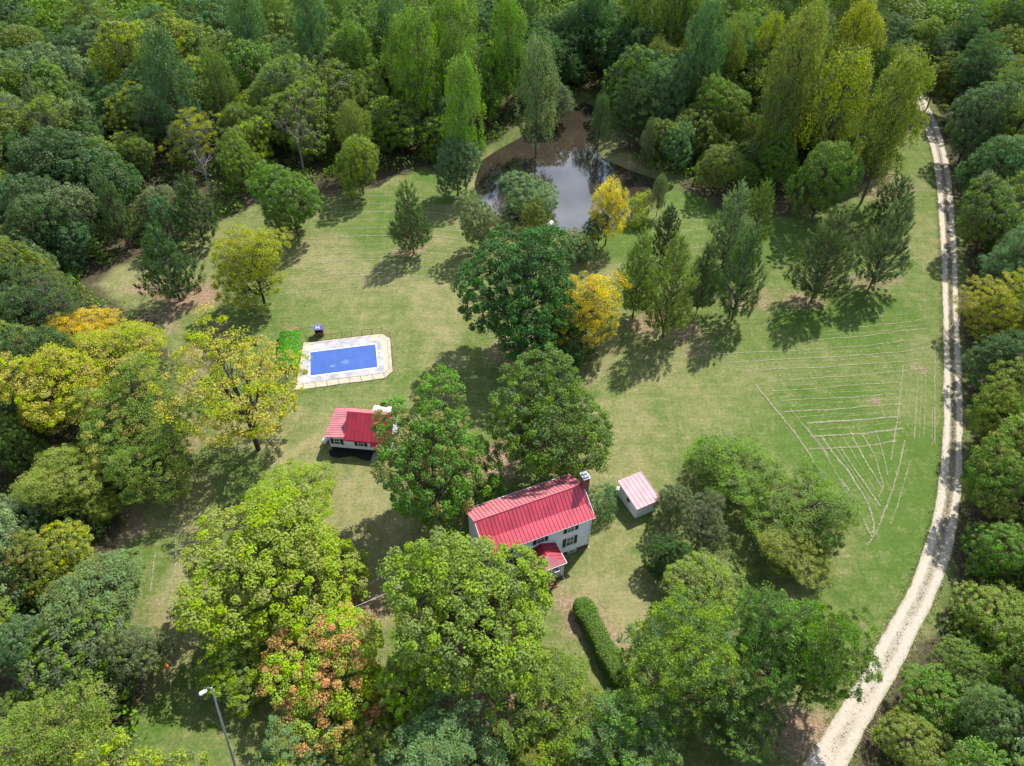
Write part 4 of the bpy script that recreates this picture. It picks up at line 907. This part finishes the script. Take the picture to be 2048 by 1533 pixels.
T_('shrub', 1205, 1005, 56, 78, 'blue', 'blue-green bush at the chimney end of the farmhouse', acc='sage', amt=.5)
T_('shrub', 1225, 982, 22, 24, 'deep', 'tiny dark bush between the blue-green bush and the shed')
T_('oak', 1400, 1170, 170, 130, 'olive', 'olive tree with dead twigs below the dark magnolia', acc='ygr', amt=.3)
T_('pine', 1360, 1330, 240, 240, 'fresh', 'large light green pine at the bottom right of the hedge', acc='pine', amt=.5)
T_('pine', 1535, 1275, 205, 215, 'pine', 'dark green pine with broken limb at the bottom centre right', acc='mid', amt=.5)
T_('pine', 1655, 1300, 185, 220, 'mid', 'rounded pine leaning over the gravel drive', acc='olive', amt=.4)
T_('pine', 1480, 1440, 160, 150, 'pine', 'lower pine at the frame bottom left of the bare soil', acc='mid', amt=.4)
T_('pine', 1080, 1415, 235, 200, 'fresh', 'pale green pine below the hedge near the bottom edge', acc='olive', amt=.4)
T_('pine', 1265, 1470, 200, 160, 'pine', 'grey-green pine on the bottom edge between two pale ones', acc='sage', amt=.4)
T_('pine', 1080, 1520, 150, 120, 'ygr', 'yellowish pine top cut by the bottom edge', acc='olive', amt=.4)
T_('pine', 895, 1500, 230, 125, 'sage', 'pale grey-green pine on the bottom edge left of centre', acc='fresh', amt=.3)
T_('pine', 590, 1490, 150, 125, 'sage', 'yellowish grey pine on the bottom edge below the orange maple', acc='ygr', amt=.5)
T_('oak', 735, 1500, 120, 110, 'olive', 'olive tree on the bottom edge between two grey-green pines', acc='gold', amt=.25)
T_('shrub', 187, 1488, 26, 28, 'purple', 'small purple-leaved bush at the bottom left corner', acc='red', amt=.3, name='purple_bush')
# left-hand grove
for a_ in [('walnut',235,705,185,150,'ygr','yellow',.6,'yellow-green walnut at the top of the left grove by the dead branches'),
           ('walnut',95,775,190,190,'ygr','yel',.7,'golden walnut at the far left edge of the grove'),
           ('walnut',255,830,210,190,'olive','yel',.45,'walnut in the middle of the left grove'),
           ('walnut',300,925,165,150,'mid','ygr',.5,'green walnut at the lower right of the left grove'),
           ('walnut',120,960,165,150,'olive','ygr',.6,'olive-yellow walnut at the lower left of the grove'),
           ('walnut',170,650,130,90,'yel','gold',.4,'golden small crown at the upper end of the left grove'),
           ('oak',45,700,120,120,'olive','ygr',.5,'olive tree at the left edge above the golden walnut'),
           ('oak',30,890,90,170,'mid','olive',.4,'green tree cut by the left edge beside the grove'),
           ('oak',210,1010,80,60,'olive','ygr',.5,'small olive tree at the foot of the left grove'),
           ('oak',45,1020,110,90,'sage','grey',.5,'grey-green tree at the left edge below the grove'),
           ('oak',120,1110,130,80,'ygr','lime',.5,'yellow-green tree on the left edge of the grass lane'),
           ('oak',40,1130,110,130,'olive','gold',.3,'olive and gold tree at the left frame edge'),
           ('oak',195,1190,200,140,'grey','olive',.5,'brownish olive tree beside the grass lane'),
           ('oak',30,1290,110,130,'blue','sage',.6,'blue-green tree at the left frame edge lower down'),
           ('oak',170,1320,210,170,'olive','grey',.5,'wide brownish tree in the lower left corner thicket'),
           ('oak',275,1300,110,140,'grey','ygr',.4,'sparse tree nearest the orange marker'),
           ('oak',50,1420,120,90,'mid','olive',.4,'green tree above the bright yellow-green corner tree'),
           ('walnut',60,1495,170,110,'lime','ygr',.5,'bright yellow-green tree in the bottom left corner'),
           ('oak',170,1440,120,90,'olive','grey',.5,'olive tree left of the purple bush')]:
    T_(a_[0], *a_[1:5], a_[5], a_[8], acc={'yellow': 'yel'}.get(a_[6], a_[6]), amt=a_[7], bk='dark')
T_('bare', 280, 625, 60, 80, 'grey', 'leafless grey tree at the upper corner of the left grove', bk='grey', name='bare_tree')
# row of trees right of the drive
for a_ in [('walnut',1990,610,120,120,'ygr','yel',.6,'golden yellow tree right of the drive beside the cedar lawn'),
           ('oak',2010,720,130,130,'dark','sage',.4,'dark blue-green tree right of the drive below the golden one'),
           ('oak',2000,830,110,130,'olive','ygr',.6,'yellow-tipped tree right of the drive opposite the hay rows'),
           ('oak',2000,960,140,150,'mid','ygr',.5,'broad yellow-green tree right of the drive at its bend'),
           ('oak',2000,1090,120,120,'mid','lime',.4,'leafy green tree right of the drive bend'),
           ('oak',1985,1220,140,120,'olive','ygr',.5,'olive-green tree right of the wide part of the drive'),
           ('oak',1920,1330,110,110,'olive','mid',.5,'olive bushy tree right of the drive where it widens'),
           ('oak',1880,1400,150,130,'mid','ygr',.4,'green tree overhanging the drive at the lower right'),
           ('oak',1830,1480,130,120,'olive','ygr',.5,'yellow-green tree at the bottom end of the drive'),
           ('oak',1980,1430,130,140,'sage','mid',.5,'pale green tree at the right bottom corner'),
           ('oak',2040,1300,90,150,'mid','dark',.5,'dark tree on the right frame edge low down'),
           ('oak',1930,1520,110,80,'mid','sage',.4,'green tree on the bottom edge at the right corner'),
           ('pine',2010,200,95,150,'sage','fresh',.4,'pale green pine at the upper right frame edge'),
           ('oak',1955,240,110,170,'blue','sage',.4,'blue-green tree right of the upper drive'),
           ('oak',2000,330,130,130,'blue','mid',.4,'blue-green tree with brown twigs right of the drive'),
           ('oak',1985,430,120,130,'olive','grey',.5,'olive tree right of the drive above the golden one'),
           ('oak',2030,500,80,100,'sage','olive',.4,'sage green tree on the right frame edge above the golden one')]:
    T_(a_[0], *a_[1:5], a_[5], a_[8], acc=a_[6], amt=a_[7])
# wood edge right of the pond and the tall poplars
for a_ in [('poplar',1785,235,115,215,'olive','ygr',.6,'tall yellow-green poplar beside the upper drive'),
           ('poplar',1670,215,120,190,'ygr','olive',.5,'tall yellow-green poplar left of the one by the drive'),
           ('poplar',1590,150,110,230,'olive','ygr',.4,'tallest olive poplar behind the wood edge'),
           ('poplar',1700,110,100,190,'ygr','olive',.4,'yellow-green poplar behind the pair near the drive'),
           ('poplar',1535,105,72,130,'ygr','olive',.4,'slender bright poplar top in the middle of the right wood'),
           ('poplar',1455,125,62,130,'olive','fresh',.4,'slender olive poplar left of the bright one'),
           ('poplar',1555,235,68,150,'olive','grey',.5,'narrow olive poplar with brown dead top beside it'),
           ('oak',1745,70,70,70,'lime','fresh',.5,'bright lime crown near the top of the drive'),
           ('maple',1765,125,85,100,'deep','mid',.4,'dark green round tree left of the drive top'),
           ('maple',1435,215,112,125,'mid','lime',.5,'green maple with orange top above the pond'),
           ('oak',1490,265,56,90,'mid','red',.25,'small tree with red patches beside the orange-topped maple'),
           ('oak',1330,190,110,150,'blue','sage',.4,'large blue-green tree on the right bank of the pond'),
           ('oak',1265,150,110,120,'mid','blue',.5,'rounded blue-green tree at the head of the pond'),
           ('poplar',1202,225,34,95,'blue','sage',.3,'slim blue-green tree at the head of the pond'),
           ('poplar',1300,275,32,90,'sage','blue',.4,'slim pale-trunked tree standing on the right pond bank'),
           ('oak',1355,290,60,90,'sage','blue',.4,'sage tree by the right pond bank'),
           ('oak',1440,330,90,90,'olive','lime',.3,'low olive tree at the lawn corner right of the pond'),
           ('oak',1560,320,75,100,'mid','lime',.3,'green tree left of the sunlit yellow-crowned one'),
           ('oak',1400,120,90,130,'olive','mid',.4,'pale olive tree above the orange-topped maple'),
           ('pine',1880,150,78,90,'olive','grey',.4,'thin pine leaning over the upper drive')]:
    T_(a_[0], *a_[1:5], a_[5], a_[8], acc=a_[6], amt=a_[7])
# left bank of the pond and the wood behind the lawn
for a_ in [('oak',912,325,92,120,'blue','sage',.4,'rounded blue-green tree on the left bank of the pond'),
           ('poplar',925,225,85,190,'fresh','lime',.4,'tall fresh green tree above the left pond bank'),
           ('poplar',905,80,90,160,'fresh','olive',.5,'tall pale green tree top left of the pond'),
           ('poplar',1015,95,75,170,'fresh','lime',.4,'tallest light green poplar above the pond'),
           ('poplar',1075,160,85,180,'sage','olive',.5,'grey-green poplar at the head of the pond'),
           ('oak',1115,190,70,80,'sage','blue',.4,'pale grey-green crown leaning over the head of the pond'),
           ('poplar',805,125,80,150,'fresh','mid',.5,'light green conical tree in the wood left of the pond'),
           ('oak',745,205,95,110,'olive','fresh',.5,'olive crown in the wood behind the upright pale tree'),
           ('oak',600,240,135,130,'olive','lime',.4,'broad tree with white bare limbs showing through'),
           ('oak',510,225,90,90,'lime','ygr',.5,'yellow-green domed crown left of the white-limbed tree'),
           ('walnut',385,270,110,140,'ygr','olive',.6,'gold-green tree with white trunk in the left wood'),
           ('oak',475,325,85,110,'fresh','olive',.5,'fresh green tree at the upper left lawn edge'),
           ('cedar',385,415,92,120,'cedar','dark',.5,'dark grey-green cedar at the left wood edge'),
           ('cedar',330,440,80,80,'blue','cedar',.5,'bluish cedar behind the dark cedar at the left wood edge'),
           ('oak',455,148,50,40,'rust','red',.6,'small rust-red crown standing out in the upper left wood'),
           ('oak',625,95,110,120,'olive','sage',.4,'large domed olive tree in the upper wood'),
           ('oak',25,480,75,80,'ygr','gold',.4,'yellow crown at the left frame edge'),
           ('oak',85,560,90,95,'olive','ygr',.5,'olive tree at the left wood edge by the lawn tip')]:
    T_(a_[0], *a_[1:5], a_[5], a_[8], acc=a_[6], amt=a_[7], bk='pale' if 'white' in a_[8] else 'brown')
T_('bare', 590, 262, 90, 110, 'grey', 'bare white limbs rising through the broad olive tree', bk='grey')
T_('bare', 405, 330, 50, 70, 'grey', 'bare white forked trunk in the left wood', bk='pale')
T_('bare', 305, 375, 55, 45, 'grey', 'tangle of grey dead branches in the left wood', bk='grey')

# ------------------------------------------------------------------ the surrounding wood, filled tree by tree
REG = [  # anchor x, y, palette of (colour, accent, amount), kinds, phrase
    (100,100,[('sage','blue',.5),('blue','sage',.4),('mid','sage',.4),('olive','sage',.4)],['oak','oak','oak','walnut'],'upper left wood'),
    (60,330,[('dark','sage',.4),('grey','dark',.4),('blue','dark',.4),('olive','grey',.4)],['oak','oak','cedar'],'shaded left wood'),
    (300,150,[('mid','olive',.5),('dark','fresh',.3),('olive','fresh',.4),('lime','olive',.4),('blue','mid',.4)],['oak','oak','walnut','oak','poplar'],'wood above the left lawn'),
    (550,70,[('olive','sage',.4),('mid','olive',.4),('blue','mid',.4)],['oak','oak','oak','poplar'],'upper wood left of centre'),
    (800,60,[('mid','fresh',.4),('olive','fresh',.5),('fresh','mid',.4),('blue','mid',.4)],['poplar','oak','oak'],'wood above the pond'),
    (1150,60,[('deep','mid',.3),('dark','blue',.4),('blue','dark',.4)],['oak','pine','oak','poplar'],'dark wood behind the pond'),
    (1400,50,[('dark','olive',.4),('mid','dark',.4),('olive','mid',.4),('blue','mid',.4)],['oak','poplar'],'wood above the right bank'),
    (1480,330,[('mid','olive',.4),('olive','mid',.4),('dark','mid',.4)],['oak','shrub'],'wood edge right of the pond'),
    (1650,60,[('olive','ygr',.5),('mid','olive',.4),('dark','olive',.3)],['poplar','oak'],'wood near the top of the drive'),
    (1930,60,[('dark','sage',.4),('blue','sage',.4),('olive','ygr',.4)],['oak','pine'],'wood right of the drive top'),
    (2010,400,[('blue','mid',.4),('olive','grey',.4),('sage','mid',.4)],['oak','oak'],'wood right of the upper drive'),
    (2010,850,[('mid','ygr',.4),('olive','ygr',.5),('dark','sage',.3)],['oak','walnut'],'wood right of the lower drive'),
    (1980,1350,[('mid','lime',.4),('olive','ygr',.4),('sage','mid',.4)],['oak','oak'],'wood at the lower right'),
    (40,1000,[('olive','ygr',.5),('sage','grey',.4),('ygr','olive',.5)],['oak','walnut'],'left grove'),
    (60,620,[('olive','ygr',.4),('sage','dark',.4),('dark','olive',.4)],['oak','oak'],'left wood beside the lawn tip')]
RA = np.array([(r_[0], r_[1]) for r_ in REG], float)
WORD = dict(sage='pale sage', blue='blue-green', mid='green', olive='olive', dark='dark green', grey='grey-green', lime='lime green', fresh='fresh green', deep='deep green', ygr='yellow-green')
KW = dict(elm='rounded tree', oak='rounded tree', poplar='upright tree', cedar='cedar', pine='pine', walnut='airy tree', shrub='low bush')
cand = []; stp = 7.6; row = 0; y = 12.0
while y < 262:
    x = -185+(row % 2)*stp/2
    while x < 185: cand.append((x+R_.uniform(-2.4, 2.4), y+R_.uniform(-2.4, 2.4))); x += stp
    y += stp*.87; row += 1
cand = np.array(cand); inl = inpoly(cand, LAWN_G); dpn = pdist(cand, POND_G); ip = inpoly(cand, POND_G); dlw = pdist(cand, LAWN_G); drd = pdist(cand, ROAD_C[::8], False)
bs = np.array([(b_[0], b_[1], b_[2]) for b_ in BASES])
far = []; nfill = 0; FILL = []
order = np.argsort(cand[:, 1])
for i in order:
    x, y = cand[i]
    if inl[i] or ip[i] or dpn[i] < 7 or dlw[i] < 2.2 or drd[i] < 5.5: continue
    d = np.hypot(bs[:, 0]-x, bs[:, 1]-y)
    if np.any(d < bs[:, 2]*.55+2.3): continue
    bx, by, dep = px(x, y, 9.0)
    if bx < -190 or bx > 2240 or by > 1720: continue
    q = np.argmin(((RA-[bx, by])**2*[1, 1.4]).sum(1)); _, _, pal, kinds, ph_ = REG[q]
    col, acc, amt = pal[R_.integers(len(pal))]; kd = kinds[R_.integers(len(kinds))]
    Rr = R_.uniform(4.0, 6.3)*(1.12 if y > 150 else .95)*(1.2 if kd == 'oak' and R_.random() < .25 else 1)
    if kd == 'poplar': Rr *= .75; Vv = Rr*R_.uniform(1.5, 2.3)
    elif kd == 'cedar': Rr *= .7; Vv = Rr*R_.uniform(1.4, 2)
    elif kd == 'shrub': Rr *= .65; Vv = Rr*.9
    elif kd == 'pine': Rr *= .8; Vv = Rr*R_.uniform(1.1, 1.7)
    else: Vv = Rr*R_.uniform(.75, 1.2)
    if y > 222 or nfill >= 360: far.append((x, y, Rr, Vv, col, kd)); continue
    nfill += 1
    if kd == 'oak' and y < 115: kd = 'elm' if R_.random() < .7 else 'walnut'
    FILL.append((tree(kd, x, y, Rr, Vv, CLR[kd]*Vv*1.6+.8, col, None, acc=acc, amt=amt, jit=.08, bk='grey' if R_.random() < .3 else 'brown'), bx, by, col, kd, Rr))
# a label for each: its look, then where it stands from the nearest landmark, ranked when several share that
LM = [(455,148,'rust-red crown'),(600,240,'white-limbed tree'),(905,80,'tall pale poplar'),(1140,300,'pond'),(1435,215,'orange-topped maple'),(1745,70,'bright lime crown'),(1840,180,'drive top'),
      (1990,610,'golden roadside tree'),(385,270,'gold-green tree'),(25,480,'yellow edge crown'),(1900,1000,'drive bend'),(235,705,'left grove'),(187,1488,'purple bush'),(1720,1430,'wide drive end'),(720,320,'upright pale tree'),
      (1265,150,'pond-head tree'),(1590,150,'tallest olive poplar'),(330,520,'dark lawn cedar')]
grp = {}
for t_ in FILL:
    o, bx, by, col, kd, Rr = t_; k = min(range(len(LM)), key=lambda i_: (LM[i_][0]-bx)**2+(LM[i_][1]-by)**2); dx_, dy_ = bx-LM[k][0], by-LM[k][1]
    dn_ = ('left of' if dx_ < 0 else 'right of') if abs(dx_) > abs(dy_)*1.2 else ('above' if dy_ < 0 else 'below')
    grp.setdefault((('large ' if Rr > 5.2 else 'small ')+WORD[col], KW[kd], dn_, LM[k][2]), []).append((dx_*dx_+dy_*dy_, o))
RK = ['first','second','third','fourth','fifth','sixth','seventh','eighth','ninth','tenth','eleventh','twelfth']
for (wd_, kw_, dn_, lm_), L in grp.items():
    L.sort(key=lambda q: q[0])
    for i_, (_, o) in enumerate(L):
        o['label'] = f"{wd_} {kw_} of the wood, "+(f"{RK[min(i_, 11)]} such " if len(L) > 1 else '')+f"{dn_} the {lm_}"; o['group'] = f"trees of the surrounding wood {dn_} the {lm_}"
print('individual trees', cnt_[0], 'fill', nfill, 'far', len(far))
# far wood joined into one mass, and the brush under the trees
def leaf_mass(name, spots, nl, ls, label, cat):
    CC, NN, LV = [], [], []
    for (x, y, r_, v_, zc) in spots:
        D = R_.normal(size=(nl, 3)); D /= np.linalg.norm(D, axis=1)[:, None]; D[:, 2] = np.where(D[:, 2] < -.2, -D[:, 2], D[:, 2])
        g = R_.random((9, 3))*2-1; lob = 1+.16*np.sin(D@g[0]*6)+.13*np.sin(D@g[1]*9+1)
        CC.append(D*[r_, r_, v_]*(lob*R_.uniform(.72, 1, nl))[:, None]+[x, y, zc]); NN.append(D+R_.normal(size=D.shape)*.5); LV.append(np.column_stack([R_.random(nl), np.clip(np.full(nl, R_.random())+R_.normal(0, .12, nl), 0, 1), R_.random(nl)]))
    C = np.vstack(CC); V_, F_ = leaf_quads(C, np.vstack(NN), ls*R_.uniform(.6, 1.4, len(C)), .7)
    o = link(name, np_mesh(name, V_, F_, M_LEAF, {'lv': np.repeat(np.vstack(LV), 4, axis=0)})); tag(o, label, cat, kind='stuff'); return o
if far:
    o = leaf_mass('distant_wood', [(x, y, r_*1.15, v_, v_*1.3) for x, y, r_, v_, c, k in far], 900, .62, 'far wood reading as one dark green mass along the top edge', 'wood')
    o.color = (*CL['mid'], 1); o['accent'] = list(CL['olive']); o['accent_amount'] = .45
sp_ = []
while len(sp_) < 1700:
    x, y = R_.uniform(-165, 165), R_.uniform(15, 225); q = np.array([[x, y]])
    bx, by, _ = px(x, y)
    if bx < -150 or bx > 2200 or inpoly(q, LAWN_G)[0] or pdist(q, POND_G)[0] < 3 or inpoly(q, POND_G)[0] or pdist(q, ROAD_C[::20], False)[0] < 4.0: continue
    dl_ = pdist(q, LAWN_G)[0]
    if dl_ > 18 and R_.random() < .55: continue
    r_ = R_.uniform(1.0, 3.0); sp_.append((x, y, r_, r_*R_.uniform(.6, 1.1), r_*.3+hz(x, y)))
o = leaf_mass('undergrowth', sp_, 95, .46, 'low mixed undergrowth filling the wood floor and edges', 'undergrowth'); o.color = (*CL['mid'], 1); o['accent'] = list(CL['olive']); o['accent_amount'] = .45
# fallen leaves under the autumn trees
C = []
for x, y, r_ in bs[:80]:
    n_ = int(r_*r_*9); th = R_.random(n_)*6.28; rr_ = np.sqrt(R_.random(n_))*r_*1.25; C.append(np.column_stack([x+rr_*np.cos(th), y+rr_*np.sin(th), R_.uniform(.03, .06, n_)]))
C = np.vstack(C); C = C[inpoly(C, LAWN_G)]; V_, F_ = leaf_quads(C, R_.normal(size=C.shape)*.4+[0, 0, 1], R_.uniform(.08, .2, len(C)), .7)
tag(link('fallen_leaves', np_mesh('fallen_leaves', V_, F_, simple('leaf_litter', (.30,.20,.10), .9, .35, 4))), 'fallen brown leaves scattered under the lawn trees', 'leaves', kind='stuff')
